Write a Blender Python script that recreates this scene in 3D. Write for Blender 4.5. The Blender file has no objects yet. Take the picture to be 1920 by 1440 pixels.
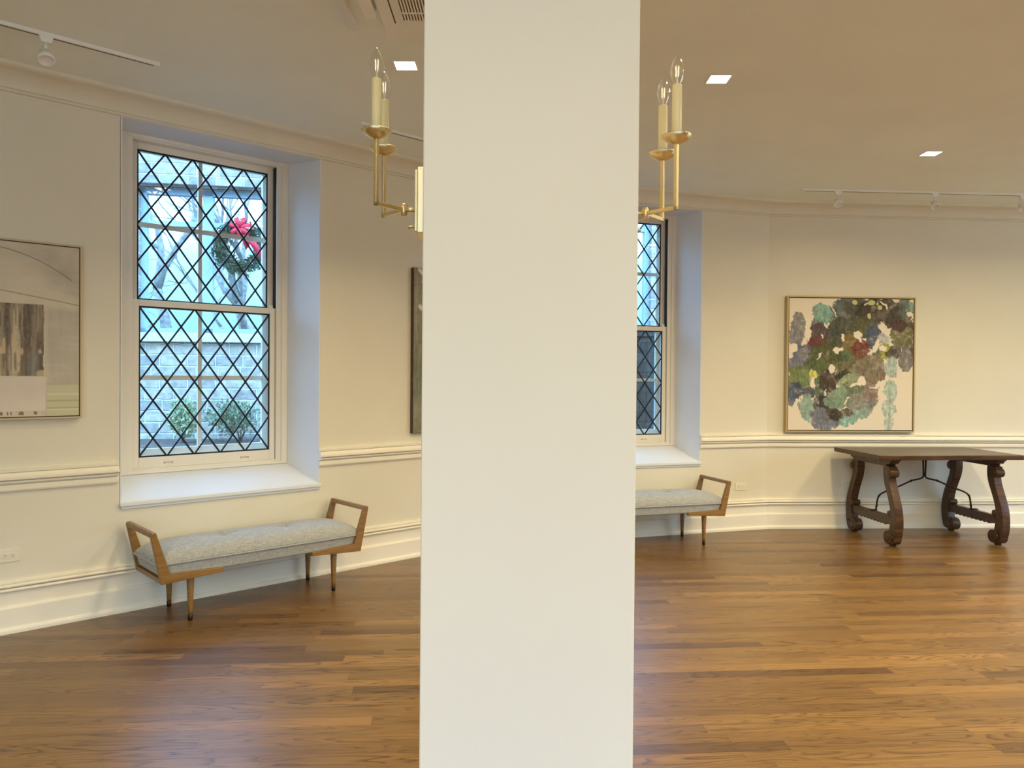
import bpy, bmesh, math, random
import numpy as np
from math import sin, cos, tan, pi, radians, sqrt
from mathutils import Vector, Matrix

random.seed(7)
S = bpy.context.scene
COL = S.collection

# ------------------------------------------------------------------ materials
def new_mat(name):
    m = bpy.data.materials.new(name)
    m.use_nodes = True
    nt = m.node_tree
    b = nt.nodes['Principled BSDF']
    return m, nt, b

def srgb(r, g, b):
    f = lambda c: (c / 255.0 / 12.92) if c / 255.0 <= 0.04045 else ((c / 255.0 + 0.055) / 1.055) ** 2.4
    return (f(r), f(g), f(b))

def N(nt, kind, **kw):
    n = nt.nodes.new(kind)
    for k, v in kw.items():
        setattr(n, k, v)
    return n

def ramp(nt, stops):
    r = nt.nodes.new('ShaderNodeValToRGB')
    e = r.color_ramp.elements
    while len(e) > len(stops):
        e.remove(e[-1])
    while len(e) < len(stops):
        e.new(0.5)
    for el, (p, c) in zip(e, stops):
        el.position = p
        el.color = (c[0], c[1], c[2], 1)
    return r

def paint(name, col, rough=0.5, bump=0.02, scale=60, spec=0.4):
    m, nt, b = new_mat(name)
    tc = N(nt, 'ShaderNodeTexCoord')
    no = N(nt, 'ShaderNodeTexNoise'); no.inputs['Scale'].default_value = scale; no.inputs['Detail'].default_value = 3
    nt.links.new(tc.outputs['Object'], no.inputs['Vector'])
    lo = tuple(c * 0.975 for c in col); hi = tuple(min(1, c * 1.02) for c in col)
    n2 = N(nt, 'ShaderNodeTexNoise'); n2.inputs['Scale'].default_value = 1.7; n2.inputs['Detail'].default_value = 2
    nt.links.new(tc.outputs['Object'], n2.inputs['Vector'])
    r = ramp(nt, [(0.3, lo), (0.7, hi)])
    nt.links.new(n2.outputs['Fac'], r.inputs['Fac'])
    nt.links.new(r.outputs['Color'], b.inputs['Base Color'])
    b.inputs['Roughness'].default_value = rough
    b.inputs['Specular IOR Level'].default_value = spec
    bp = N(nt, 'ShaderNodeBump'); bp.inputs['Strength'].default_value = bump; bp.inputs['Distance'].default_value = 0.01
    nt.links.new(no.outputs['Fac'], bp.inputs['Height'])
    nt.links.new(bp.outputs['Normal'], b.inputs['Normal'])
    return m

def metal(name, col, rough=0.35, metallic=1.0):
    m, nt, b = new_mat(name)
    tc = N(nt, 'ShaderNodeTexCoord')
    no = N(nt, 'ShaderNodeTexNoise'); no.inputs['Scale'].default_value = 90; no.inputs['Detail'].default_value = 3
    nt.links.new(tc.outputs['Object'], no.inputs['Vector'])
    mr = N(nt, 'ShaderNodeMapRange')
    mr.inputs['To Min'].default_value = rough * 0.85; mr.inputs['To Max'].default_value = rough * 1.2
    nt.links.new(no.outputs['Fac'], mr.inputs['Value'])
    nt.links.new(mr.outputs['Result'], b.inputs['Roughness'])
    b.inputs['Base Color'].default_value = (*col, 1)
    b.inputs['Metallic'].default_value = metallic
    return m

def wood(name, dark, light, stretch=(1.5, 25, 25), rough=0.35, spec=0.5, detail=4):
    m, nt, b = new_mat(name)
    tc = N(nt, 'ShaderNodeTexCoord')
    mp = N(nt, 'ShaderNodeMapping'); mp.inputs['Scale'].default_value = stretch
    nt.links.new(tc.outputs['Object'], mp.inputs['Vector'])
    no = N(nt, 'ShaderNodeTexNoise'); no.inputs['Scale'].default_value = 2.0; no.inputs['Detail'].default_value = detail
    no.inputs['Distortion'].default_value = 0.6
    nt.links.new(mp.outputs['Vector'], no.inputs['Vector'])
    r = ramp(nt, [(0.3, dark), (0.52, tuple((a + c) / 2 for a, c in zip(dark, light))), (0.72, light)])
    nt.links.new(no.outputs['Fac'], r.inputs['Fac'])
    nt.links.new(r.outputs['Color'], b.inputs['Base Color'])
    b.inputs['Roughness'].default_value = rough
    b.inputs['Specular IOR Level'].default_value = spec
    bp = N(nt, 'ShaderNodeBump'); bp.inputs['Strength'].default_value = 0.08; bp.inputs['Distance'].default_value = 0.004
    nt.links.new(no.outputs['Fac'], bp.inputs['Height'])
    nt.links.new(bp.outputs['Normal'], b.inputs['Normal'])
    return m

def emit(name, col, strength):
    m, nt, b = new_mat(name)
    b.inputs['Base Color'].default_value = (0.8, 0.8, 0.8, 1)
    b.inputs['Emission Color'].default_value = (*col, 1)
    b.inputs['Emission Strength'].default_value = strength
    return m

def glass(name, tint=(0.97, 0.99, 1.0), base=0.04, power=4.0, gain=0.8, rough=0.0):
    """thin clear glass: see-through with a mirror share that grows towards grazing angles"""
    m, nt, b = new_mat(name)
    nt.nodes.remove(b)
    out = nt.nodes['Material Output']
    tr = N(nt, 'ShaderNodeBsdfTransparent'); tr.inputs['Color'].default_value = (*tint, 1)
    gl = N(nt, 'ShaderNodeBsdfGlossy'); gl.inputs['Roughness'].default_value = rough
    lw = N(nt, 'ShaderNodeLayerWeight'); lw.inputs['Blend'].default_value = 0.5
    pw = N(nt, 'ShaderNodeMath', operation='POWER'); pw.inputs[1].default_value = power
    nt.links.new(lw.outputs['Facing'], pw.inputs[0])
    ml = N(nt, 'ShaderNodeMath', operation='MULTIPLY_ADD'); ml.inputs[1].default_value = gain; ml.inputs[2].default_value = base
    nt.links.new(pw.outputs[0], ml.inputs[0])
    mx = N(nt, 'ShaderNodeMixShader')
    nt.links.new(ml.outputs[0], mx.inputs[0]); nt.links.new(tr.outputs[0], mx.inputs[1]); nt.links.new(gl.outputs[0], mx.inputs[2])
    nt.links.new(mx.outputs[0], out.inputs['Surface'])
    return m

def floor_mat():
    m, nt, b = new_mat('oak_floorboards')
    L = nt.links.new
    tc = N(nt, 'ShaderNodeTexCoord')
    mp = N(nt, 'ShaderNodeMapping'); mp.inputs['Rotation'].default_value = (0, 0, -radians(4.6))
    L(tc.outputs['Object'], mp.inputs['Vector'])
    sx = N(nt, 'ShaderNodeSeparateXYZ'); L(mp.outputs['Vector'], sx.inputs[0])
    def math(op, a, c=None, d=None):
        n = N(nt, 'ShaderNodeMath', operation=op)
        for i, v in enumerate((a, c, d)):
            if v is None: continue
            if isinstance(v, (int, float)): n.inputs[i].default_value = v
            else: L(v, n.inputs[i])
        return n.outputs[0]
    W, LEN = 0.0825, 1.05
    rowf = math('DIVIDE', sx.outputs['Y'], W)
    row = math('FLOOR', rowf)
    wn = N(nt, 'ShaderNodeTexWhiteNoise', noise_dimensions='1D'); L(row, wn.inputs['W'])
    xo = math('ADD', math('DIVIDE', sx.outputs['X'], LEN), math('MULTIPLY', wn.outputs['Value'], 9.0))
    colf = math('FLOOR', xo)
    cv = N(nt, 'ShaderNodeCombineXYZ'); L(row, cv.inputs[0]); L(colf, cv.inputs[1])
    w2 = N(nt, 'ShaderNodeTexWhiteNoise', noise_dimensions='2D'); L(cv.outputs[0], w2.inputs['Vector'])
    pid = w2.outputs['Value']
    # grain coordinates, shifted per board
    off = math('MULTIPLY', pid, 37.0)
    gx = math('ADD', sx.outputs['X'], off)
    def grain(kx, ky, scale, detail, dist):
        c = N(nt, 'ShaderNodeCombineXYZ')
        L(math('MULTIPLY', gx, kx), c.inputs[0]); L(math('MULTIPLY', math('ADD', sx.outputs['Y'], off), ky), c.inputs[1]); L(off, c.inputs[2])
        n = N(nt, 'ShaderNodeTexNoise'); n.inputs['Scale'].default_value = scale
        n.inputs['Detail'].default_value = detail; n.inputs['Distortion'].default_value = dist
        L(c.outputs[0], n.inputs['Vector'])
        return n.outputs['Fac']
    broad = grain(1.3, 11.0, 1.0, 1.5, 0.35)
    rings = math('FRACT', math('MULTIPLY', broad, 13.0))
    rr = ramp(nt, [(0.0, (0.34, 0.28, 0.24)), (0.13, (0.62, 0.57, 0.53)), (0.34, (0.97,) * 3), (0.75, (1.06,) * 3), (0.95, (0.9,) * 3), (1.0, (0.34, 0.28, 0.24))])
    L(rings, rr.inputs['Fac'])
    fine = grain(3.0, 120.0, 1.0, 5.0, 0.0)
    fr = ramp(nt, [(0.36, (0.70,) * 3), (0.56, (1.05,) * 3)]); L(fine, fr.inputs['Fac'])
    cathm = grain(0.5, 3.0, 1.0, 1.0, 0.0)
    base = ramp(nt, [(0.0, srgb(94, 66, 34)), (0.2, srgb(116, 85, 46)), (0.75, srgb(126, 94, 51)), (1.0, srgb(142, 106, 59))])
    L(pid, base.inputs['Fac'])
    mixr = N(nt, 'ShaderNodeMix', data_type='RGBA', blend_type='MULTIPLY')
    cr = ramp(nt, [(0.36, (0.22,) * 3), (0.62, (0.95,) * 3)]); L(cathm, cr.inputs['Fac'])
    L(cr.outputs['Color'], mixr.inputs[0]); L(base.outputs['Color'], mixr.inputs[6]); L(rr.outputs['Color'], mixr.inputs[7])
    mixf = N(nt, 'ShaderNodeMix', data_type='RGBA', blend_type='MULTIPLY'); mixf.inputs[0].default_value = 0.75
    L(mixr.outputs[2], mixf.inputs[6]); L(fr.outputs['Color'], mixf.inputs[7])
    # seams
    fy = math('FRACT', rowf); fx = math('FRACT', xo)
    ey = math('MINIMUM', fy, math('SUBTRACT', 1.0, fy))
    ex = math('MINIMUM', fx, math('SUBTRACT', 1.0, fx))
    s1 = math('LESS_THAN', ey, 0.011); s2 = math('LESS_THAN', ex, 0.0011)
    seam = math('MAXIMUM', s1, s2)
    mixs = N(nt, 'ShaderNodeMix', data_type='RGBA', blend_type='MULTIPLY')
    L(math('MULTIPLY', seam, 0.45), mixs.inputs[0]); L(mixf.outputs[2], mixs.inputs[6]); mixs.inputs[7].default_value = (0.2, 0.17, 0.15, 1)
    L(mixs.outputs[2], b.inputs['Base Color'])
    mr = N(nt, 'ShaderNodeMapRange'); mr.inputs['To Min'].default_value = 0.25; mr.inputs['To Max'].default_value = 0.38
    L(fine, mr.inputs['Value']); L(mr.outputs['Result'], b.inputs['Roughness'])
    b.inputs['Specular IOR Level'].default_value = 0.55
    bp = N(nt, 'ShaderNodeBump'); bp.inputs['Strength'].default_value = 0.12; bp.inputs['Distance'].default_value = 0.002
    L(math('SUBTRACT', fine, seam), bp.inputs['Height']); L(bp.outputs['Normal'], b.inputs['Normal'])
    return m

def fabric_mat():
    m, nt, b = new_mat('grey_tweed')
    L = nt.links.new
    tc = N(nt, 'ShaderNodeTexCoord')
    outs = []
    for sc in ((14, 160, 160), (160, 14, 40)):
        mp = N(nt, 'ShaderNodeMapping'); mp.inputs['Scale'].default_value = sc
        L(tc.outputs['Object'], mp.inputs['Vector'])
        n = N(nt, 'ShaderNodeTexNoise'); n.inputs['Scale'].default_value = 1.5; n.inputs['Detail'].default_value = 4
        L(mp.outputs['Vector'], n.inputs['Vector'])
        outs.append(n.outputs['Fac'])
    ad = N(nt, 'ShaderNodeMath', operation='ADD'); L(outs[0], ad.inputs[0]); L(outs[1], ad.inputs[1])
    hf = N(nt, 'ShaderNodeMath', operation='MULTIPLY'); hf.inputs[1].default_value = 0.5; L(ad.outputs[0], hf.inputs[0])
    r = ramp(nt, [(0.32, srgb(138, 139, 137)), (0.5, srgb(166, 167, 164)), (0.68, srgb(188, 188, 183))])
    L(hf.outputs[0], r.inputs['Fac']); L(r.outputs['Color'], b.inputs['Base Color'])
    b.inputs['Roughness'].default_value = 0.85
    b.inputs['Specular IOR Level'].default_value = 0.2
    b.inputs['Sheen Weight'].default_value = 0.25
    bp = N(nt, 'ShaderNodeBump'); bp.inputs['Strength'].default_value = 0.25; bp.inputs['Distance'].default_value = 0.002
    L(hf.outputs[0], bp.inputs['Height']); L(bp.outputs['Normal'], b.inputs['Normal'])
    return m

def stone_mat(name, c1, c2, mortar, bw, bh, msize=0.02, bump=0.6):
    m, nt, b = new_mat(name)
    L = nt.links.new
    tc = N(nt, 'ShaderNodeTexCoord')
    sx = N(nt, 'ShaderNodeSeparateXYZ'); L(tc.outputs['Object'], sx.inputs[0])
    c = N(nt, 'ShaderNodeCombineXYZ'); L(sx.outputs['X'], c.inputs[0]); L(sx.outputs['Z'], c.inputs[1])
    nd = N(nt, 'ShaderNodeTexNoise'); nd.inputs['Scale'].default_value = 6; nd.inputs['Detail'].default_value = 3
    L(tc.outputs['Object'], nd.inputs['Vector'])
    ml = N(nt, 'ShaderNodeVectorMath', operation='MULTIPLY_ADD'); ml.inputs[1].default_value = (0.03, 0.03, 0); L(nd.outputs['Color'], ml.inputs[0]); L(c.outputs[0], ml.inputs[2])
    br = N(nt, 'ShaderNodeTexBrick'); br.offset = 0.5; br.squash = 0.8; br.squash_frequency = 3
    br.inputs['Scale'].default_value = 1.0; br.inputs['Brick Width'].default_value = bw; br.inputs['Row Height'].default_value = bh
    br.inputs['Mortar Size'].default_value = msize * bh; br.inputs['Mortar Smooth'].default_value = 0.4
    br.inputs['Color1'].default_value = (*c1, 1); br.inputs['Color2'].default_value = (*c2, 1); br.inputs['Mortar'].default_value = (*mortar, 1)
    L(ml.outputs[0], br.inputs['Vector'])
    n2 = N(nt, 'ShaderNodeTexNoise'); n2.inputs['Scale'].default_value = 9; n2.inputs['Detail'].default_value = 6
    L(tc.outputs['Object'], n2.inputs['Vector'])
    r = ramp(nt, [(0.3, (0.6,) * 3), (0.7, (1.15,) * 3)]); L(n2.outputs['Fac'], r.inputs['Fac'])
    mx = N(nt, 'ShaderNodeMix', data_type='RGBA', blend_type='MULTIPLY'); mx.inputs[0].default_value = 0.9
    L(br.outputs['Color'], mx.inputs[6]); L(r.outputs['Color'], mx.inputs[7]); L(mx.outputs[2], b.inputs['Base Color'])
    b.inputs['Roughness'].default_value = 0.9
    sb = N(nt, 'ShaderNodeMath', operation='SUBTRACT'); L(n2.outputs['Fac'], sb.inputs[0]); L(br.outputs['Fac'], sb.inputs[1])
    bp = N(nt, 'ShaderNodeBump'); bp.inputs['Strength'].default_value = bump; bp.inputs['Distance'].default_value = 0.03
    L(sb.outputs[0], bp.inputs['Height']); L(bp.outputs['Normal'], b.inputs['Normal'])
    return m

def pigment(name, rough=0.6):
    """canvas whose pattern sits in the mesh's own paint attribute"""
    m, nt, b = new_mat(name)
    at = N(nt, 'ShaderNodeAttribute'); at.attribute_name = 'pigment'
    nt.links.new(at.outputs['Color'], b.inputs['Base Color'])
    b.inputs['Roughness'].default_value = rough
    b.inputs['Specular IOR Level'].default_value = 0.25
    tc = N(nt, 'ShaderNodeTexCoord')
    no = N(nt, 'ShaderNodeTexNoise'); no.inputs['Scale'].default_value = 220; no.inputs['Detail'].default_value = 2
    nt.links.new(tc.outputs['Object'], no.inputs['Vector'])
    bp = N(nt, 'ShaderNodeBump'); bp.inputs['Strength'].default_value = 0.1; bp.inputs['Distance'].default_value = 0.002
    nt.links.new(no.outputs['Fac'], bp.inputs['Height']); nt.links.new(bp.outputs['Normal'], b.inputs['Normal'])
    return m

def speckle(name, a, c, scale=40, rough=0.9):
    m, nt, b = new_mat(name)
    tc = N(nt, 'ShaderNodeTexCoord')
    no = N(nt, 'ShaderNodeTexNoise'); no.inputs['Scale'].default_value = scale; no.inputs['Detail'].default_value = 5
    nt.links.new(tc.outputs['Object'], no.inputs['Vector'])
    r = ramp(nt, [(0.35, a), (0.65, c)]); nt.links.new(no.outputs['Fac'], r.inputs['Fac'])
    nt.links.new(r.outputs['Color'], b.inputs['Base Color']); b.inputs['Roughness'].default_value = rough
    return m

WALL = paint('cream_wall_paint', (0.78, 0.735, 0.605), 0.6)
CEIL = paint('ceiling_paint', (0.88, 0.925, 0.875), 0.7)
COLM = paint('column_paint', (0.835, 0.805, 0.73), 0.55)
TRIM = paint('ivory_trim_paint', (0.89, 0.835, 0.70), 0.38, bump=0.0)
SASH = paint('white_sash_paint', (0.85, 0.82, 0.74), 0.38, bump=0.0)
REVEAL = paint('white_reveal_paint', (0.78, 0.80, 0.83), 0.5)
WHITEMETAL = paint('white_enamel', (0.88, 0.88, 0.84), 0.4, bump=0.0)
PLASTIC = paint('ivory_plastic', (0.82, 0.77, 0.64), 0.35, bump=0.0)
FLOOR = floor_mat()
BRASS = metal('satin_brass', (0.74, 0.62, 0.36), 0.34)
PLATE = metal('pale_brass_plate', (0.86, 0.76, 0.52), 0.38)
CANDLE = paint('ivory_candle_sleeve', srgb(226, 212, 166), 0.25, bump=0.0)
PANE = glass('window_glass')
BULB = glass('bulb_glass', tint=(0.97, 0.955, 0.92), base=0.14, power=1.5, gain=0.7, rough=0.10)
FILAMENT = emit('glowing_filament', (1.0, 0.66, 0.30), 1.3)
LENS = emit('downlight_lens', (1.0, 0.86, 0.62), 14)
LEAD = paint('dark_leading', srgb(20, 28, 38), 0.45, bump=0.0)
DARKTRACK = paint('dark_jamb_track', srgb(40, 32, 26), 0.6, bump=0.0)
BENCHWOOD = wood('bench_oak', srgb(124, 90, 46), srgb(152, 114, 62), (3, 30, 30), 0.38)
FERRULE = metal('dark_bronze', srgb(70, 58, 44), 0.4)
FABRIC = fabric_mat()
TABLEWOOD = wood('dark_walnut', srgb(48, 31, 18), srgb(92, 62, 36), (2, 18, 18), 0.3)
IRON = metal('wrought_iron', srgb(48, 40, 34), 0.55, 0.7)
GOLDFRAME = metal('champagne_frame', srgb(196, 174, 122), 0.45, 0.45)
PALEFRAME = paint('pale_wood_frame', srgb(206, 190, 158), 0.45, bump=0.0)
DARKFRAME = paint('dark_bronze_lip', srgb(66, 48, 32), 0.45, bump=0.0)
PIGMENT = pigment('painted_canvas')
STONE = stone_mat('pale_ashlar', srgb(150, 146, 140), srgb(196, 182, 160), srgb(212, 214, 210), 0.38, 0.16, 0.09, 1.0)
BRICK = stone_mat('dark_brick', srgb(64, 55, 46), srgb(88, 80, 70), srgb(52, 50, 46), 0.22, 0.13, 0.05)
LEDGE = speckle('pale_stone_ledge', srgb(186, 190, 178), srgb(212, 212, 198), 20)
BLUEFRAME = paint('grey_blue_frame', srgb(158, 178, 196), 0.5)
SOIL = speckle('dark_soil', srgb(58, 46, 38), srgb(112, 98, 86), 25)
LEAF = speckle('shrub_leaf', srgb(70, 92, 66), srgb(150, 168, 128), 30, 0.6)
LEAF2 = speckle('pale_shrub_leaf', srgb(120, 140, 96), srgb(196, 206, 160), 30, 0.6)
NEEDLE = speckle('fir_needle', srgb(22, 44, 32), srgb(58, 92, 62), 40, 0.7)
RIBBON = paint('red_ribbon', srgb(206, 30, 58), 0.45, bump=0.0)
BARK = speckle('grey_bark', srgb(96, 92, 88), srgb(160, 156, 150), 14)
SLOT = paint('dark_slot', srgb(70, 60, 50), 0.7, bump=0.0)
VENTDARK = paint('vent_shadow_paint', srgb(120, 100, 72), 0.8, bump=0.0)

# ------------------------------------------------------------------ mesh builder
class MB:
    def __init__(self):
        self.v = []; self.f = []; self.sm = []
    def add(self, verts, faces, smooth=False, M=None):
        o = len(self.v)
        for p in verts:
            p = Vector(p)
            if M is not None: p = M @ p
            self.v.append(tuple(p))
        for f in faces:
            self.f.append(tuple(i + o for i in f)); self.sm.append(smooth)
    def box(self, x0, x1, y0, y1, z0, z1, M=None):
        vs = [(x0, y0, z0), (x1, y0, z0), (x1, y1, z0), (x0, y1, z0), (x0, y0, z1), (x1, y0, z1), (x1, y1, z1), (x0, y1, z1)]
        self.add(vs, [(3, 2, 1, 0), (4, 5, 6, 7), (0, 1, 5, 4), (1, 2, 6, 5), (2, 3, 7, 6), (3, 0, 4, 7)], M=M)
    def hexa(self, a, b):
        """solid between two quads a and b (4 points each)"""
        self.add(list(a) + list(b), [(3, 2, 1, 0), (4, 5, 6, 7), (0, 1, 5, 4), (1, 2, 6, 5), (2, 3, 7, 6), (3, 0, 4, 7)])
    def bar(self, p, q, w, t, up=(0, 0, 1)):
        """box bar from p to q, w wide, t thick; thickness along 'up'"""
        p, q = Vector(p), Vector(q); d = (q - p).normalized(); u = Vector(up)
        s = d.cross(u)
        if s.length < 1e-6: s = d.cross(Vector((1, 0, 0)))
        s.normalize(); u = s.cross(d).normalized()
        a = [p + s * w / 2 * i + u * t / 2 * j for i, j in ((-1, -1), (1, -1), (1, 1), (-1, 1))]
        b = [x + (q - p) for x in a]
        self.hexa(a, b)
    def tube(self, pts, r, n=10, caps=True):
        pts = [Vector(p) for p in pts]
        rs = r if isinstance(r, (list, tuple)) else [r] * len(pts)
        vs = []; fs = []
        prev = None
        for i, p in enumerate(pts):
            d = (pts[min(i + 1, len(pts) - 1)] - pts[max(i - 1, 0)]).normalized()
            if prev is None:
                a = d.cross(Vector((0, 0, 1)))
                if a.length < 1e-3: a = d.cross(Vector((1, 0, 0)))
            else:
                a = prev - d * prev.dot(d)
            a.normalize(); prev = a
            c = d.cross(a)
            for k in range(n):
                th = 2 * pi * k / n
                vs.append(p + (a * cos(th) + c * sin(th)) * rs[i])
        for i in range(len(pts) - 1):
            for k in range(n):
                k2 = (k + 1) % n
                fs.append((i * n + k, i * n + k2, (i + 1) * n + k2, (i + 1) * n + k))
        if caps:
            fs.append(tuple(range(n - 1, -1, -1))); fs.append(tuple((len(pts) - 1) * n + k for k in range(n)))
        self.add(vs, fs, True)
    def lathe(self, prof, n=24, M=None):
        """prof: (r, z) from bottom to top, about local z"""
        vs = []; fs = []
        for (r, z) in prof:
            for k in range(n):
                th = 2 * pi * k / n
                vs.append((max(r, 1e-5) * cos(th), max(r, 1e-5) * sin(th), z))
        for i in range(len(prof) - 1):
            for k in range(n):
                k2 = (k + 1) % n
                fs.append((i * n + k, i * n + k2, (i + 1) * n + k2, (i + 1) * n + k))
        fs.append(tuple(range(n - 1, -1, -1))); fs.append(tuple((len(prof) - 1) * n + k for k in range(n)))
        self.add(vs, fs, True, M)
    def prism(self, poly, fn, a, b):
        """poly in 2-D extruded from a to b; fn(u, v, w) -> xyz"""
        n = len(poly)
        vs = [fn(u, v, a) for u, v in poly] + [fn(u, v, b) for u, v in poly]
        fs = [tuple(range(n - 1, -1, -1)), tuple(range(n, 2 * n))]
        for i in range(n):
            j = (i + 1) % n
            fs.append((i, j, n + j, n + i))
        self.add(vs, fs)
    def build(self, name, mat, parent=None, bevel=0.0, smooth_angle=None, seg=2, loc=None, M=None):
        me = bpy.data.meshes.new(name)
        me.from_pydata([tuple(v) for v in self.v], [], self.f)
        me.polygons.foreach_set('use_smooth', self.sm)
        bm = bmesh.new(); bm.from_mesh(me)
        bmesh.ops.recalc_face_normals(bm, faces=bm.faces[:])
        bm.to_mesh(me); bm.free()
        me.materials.append(mat)
        o = bpy.data.objects.new(name, me); COL.objects.link(o)
        if parent is not None: o.parent = parent
        if loc is not None: o.location = loc
        if M is not None: o.matrix_world = M
        if bevel > 0:
            bv = o.modifiers.new('bevel', 'BEVEL'); bv.width = bevel; bv.segments = seg; bv.limit_method = 'ANGLE'; bv.angle_limit = radians(40)
            me.polygons.foreach_set('use_smooth', [True] * len(me.polygons))
            bv.harden_normals = False
            wn = o.modifiers.new('wn', 'WEIGHTED_NORMAL'); wn.keep_sharp = False
        return o

def empty(name, M=None, label=None, cat=None, group=None, kind=None):
    o = bpy.data.objects.new(name, None); COL.objects.link(o)
    o.empty_display_size = 0.1
    if M is not None: o.matrix_world = M
    tag(o, label, cat, group, kind)
    return o

def tag(o, label=None, cat=None, group=None, kind=None):
    if label: o['label'] = label
    if cat: o['category'] = cat
    if group: o['group'] = group
    if kind: o['kind'] = kind
    return o

def struct(o):
    o['kind'] = 'structure'; return o

def copy_tree(o, parent=None):
    c = o.copy(); COL.objects.link(c)
    if parent is not None: c.parent = parent
    for ch in list(o.children): copy_tree(ch, c)
    return c

# ------------------------------------------------------------------ room frames
CAM_H = 1.5
H = 3.22                       # ceiling height
class Frame:
    """a wall: phi = angle of its run from the viewing direction, D = distance from the origin. local (s, n, z): n points out of the room"""
    def __init__(self, phi, D):
        p = radians(phi); self.phi = phi
        self.t = Vector((sin(p), cos(p), 0)); self.n = Vector((-cos(p), sin(p), 0)); self.D = D
        self.th = pi / 2 - p
    def P(self, s, n=0, z=0):
        return self.t * s + self.n * (self.D + n) + Vector((0, 0, z))
    def M(self, s=0, n=0, z=0, rot=0):
        return Matrix.Translation(self.P(s, n, z)) @ Matrix.Rotation(self.th + rot, 4, 'Z')
    def meet(self, other):
        """s on self where self's line crosses other's line"""
        a = self.n * self.D; b = other.n * other.D
        # a + t s = b + u r
        t, u = self.t, other.t
        det = t.x * (-u.y) + u.x * t.y
        dx, dy = b.x - a.x, b.y - a.y
        return (dx * (-u.y) + u.x * dy) / det

FL = Frame(47.4, 5.18)
FM = Frame(72.0, 6.45)
FF = Frame(86.5, 7.435)
sLM, sML = FL.meet(FM), FM.meet(FL)
sMF, sFM = FM.meet(FF), FF.meet(FM)
L0, R1 = -3.4, 10.0
TH = 0.50
mLM = tan(radians((FM.phi - FL.phi) / 2)); mMF = tan(radians((FF.phi - FM.phi) / 2))

WC_L, WC_M = 2.111, 3.2965     # window centres along their walls
OPL, OPR, INH = -0.658, 0.698, 0.59
Z_SILL, Z_SILLIN, Z_HEAD = 0.685, 0.815, 3.085

def build_wall(name, F, s0, s1, m0, m1, holes, mat):
    """solid wall with splayed window holes; holes = centres"""
    mb = MB()
    def layer(n, k):
        ss = [s0 - n * m0]
        for c in holes:
            if k == 0: ss += [c + OPL - 0.012, c + OPR + 0.012]
            else: ss += [c - INH - 0.012, c + INH + 0.012]
        ss.append(s1 + n * m1)
        zz = [0, (Z_SILL if k == 0 else Z_SILLIN) - 0.03, Z_HEAD + 0.012, H]
        return ss, zz
    def skip(i, j): return j == 1 and i % 2 == 1
    if not holes:
        def layer(n, k): return [s0 - n * m0, s1 + n * m1], [0, H]
        def skip(i, j): return False
    idx = {}
    lay = [(0, 0), (0.30, 1), (TH, 2)]
    grids = []
    for n, k in lay:
        ss, zz = layer(n, k)
        ids = [[None] * len(zz) for _ in ss]
        for i, s in enumerate(ss):
            for j, z in enumerate(zz):
                ids[i][j] = len(mb.v); mb.v.append((s, n, z))
        grids.append(ids)
    def face(*f): mb.f.append(tuple(f)); mb.sm.append(False)
    ni, nj = len(grids[0]), len(grids[0][0])
    for g in (grids[0], grids[2]):
        for i in range(ni - 1):
            for j in range(nj - 1):
                if not skip(i, j): face(g[i][j], g[i + 1][j], g[i + 1][j + 1], g[i][j + 1])
    for a, b in ((grids[0], grids[1]), (grids[1], grids[2])):
        for j in range(nj - 1):
            for i in (0, ni - 1): face(a[i][j], a[i][j + 1], b[i][j + 1], b[i][j])
        for i in range(ni - 1):
            for j in (0, nj - 1): face(a[i][j], a[i + 1][j], b[i + 1][j], b[i][j])
            if skip(i, 1):
                face(a[i][1], a[i][2], b[i][2], b[i][1]); face(a[i + 1][1], a[i + 1][2], b[i + 1][2], b[i + 1][1])
                face(a[i][1], a[i + 1][1], b[i + 1][1], b[i][1]); face(a[i][2], a[i + 1][2], b[i + 1][2], b[i][2])
    return struct(mb.build(name, mat, M=F.M()))

build_wall('wall_left', FL, L0, sLM, 0, mLM, [WC_L], WALL)
build_wall('wall_middle', FM, sML, sMF, mLM, mMF, [WC_M], WALL)
build_wall('wall_front', FF, sFM, R1, mMF, 0, [], WALL)

# the rest of the room, behind and beside the camera
pL = FL.P(L0); pR = FF.P(R1)
BACK = -4.2
def plain_wall(name, a, b, holes=()):
    """wall from a to b, interior on the right-hand side; holes (s0, s1, z0, z1)"""
    a = Vector((a[0], a[1], 0)); b = Vector((b[0], b[1], 0)); d = b - a; Ln = d.length
    th = math.atan2(d.y, d.x)
    mb = MB(); cur = 0.0
    for (h0, h1, z0, z1) in holes:
        mb.box(cur, h0, 0, 0.3, 0, H); mb.box(h0, h1, 0, 0.3, 0, z0); mb.box(h0, h1, 0, 0.3, z1, H); cur = h1
    mb.box(cur, Ln, 0, 0.3, 0, H)
    M = Matrix.Translation(a) @ Matrix.Rotation(th, 4, 'Z')
    return struct(mb.build(name, WALL, M=M)), M
pBL = Vector((-6.4, BACK, 0)); pBR = Vector((pR.x + 0.2, BACK, 0))
plain_wall('wall_left_rear', pBL, pL)
rhole = [(1.5, 5.5, 0.5, 2.9)]  # right-wall window added out of view so its light lifts the ceiling
_, MRIGHT = plain_wall('wall_right', pR, pBR, rhole)
bholes = [(pBR.x - 3.0, pBR.x - 0.6, 0.3, 2.8), (pBR.x + 0.4, pBR.x + 2.8, 0.3, 2.8)]
_, MBACK = plain_wall('wall_back', pBR, pBL, bholes)
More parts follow.
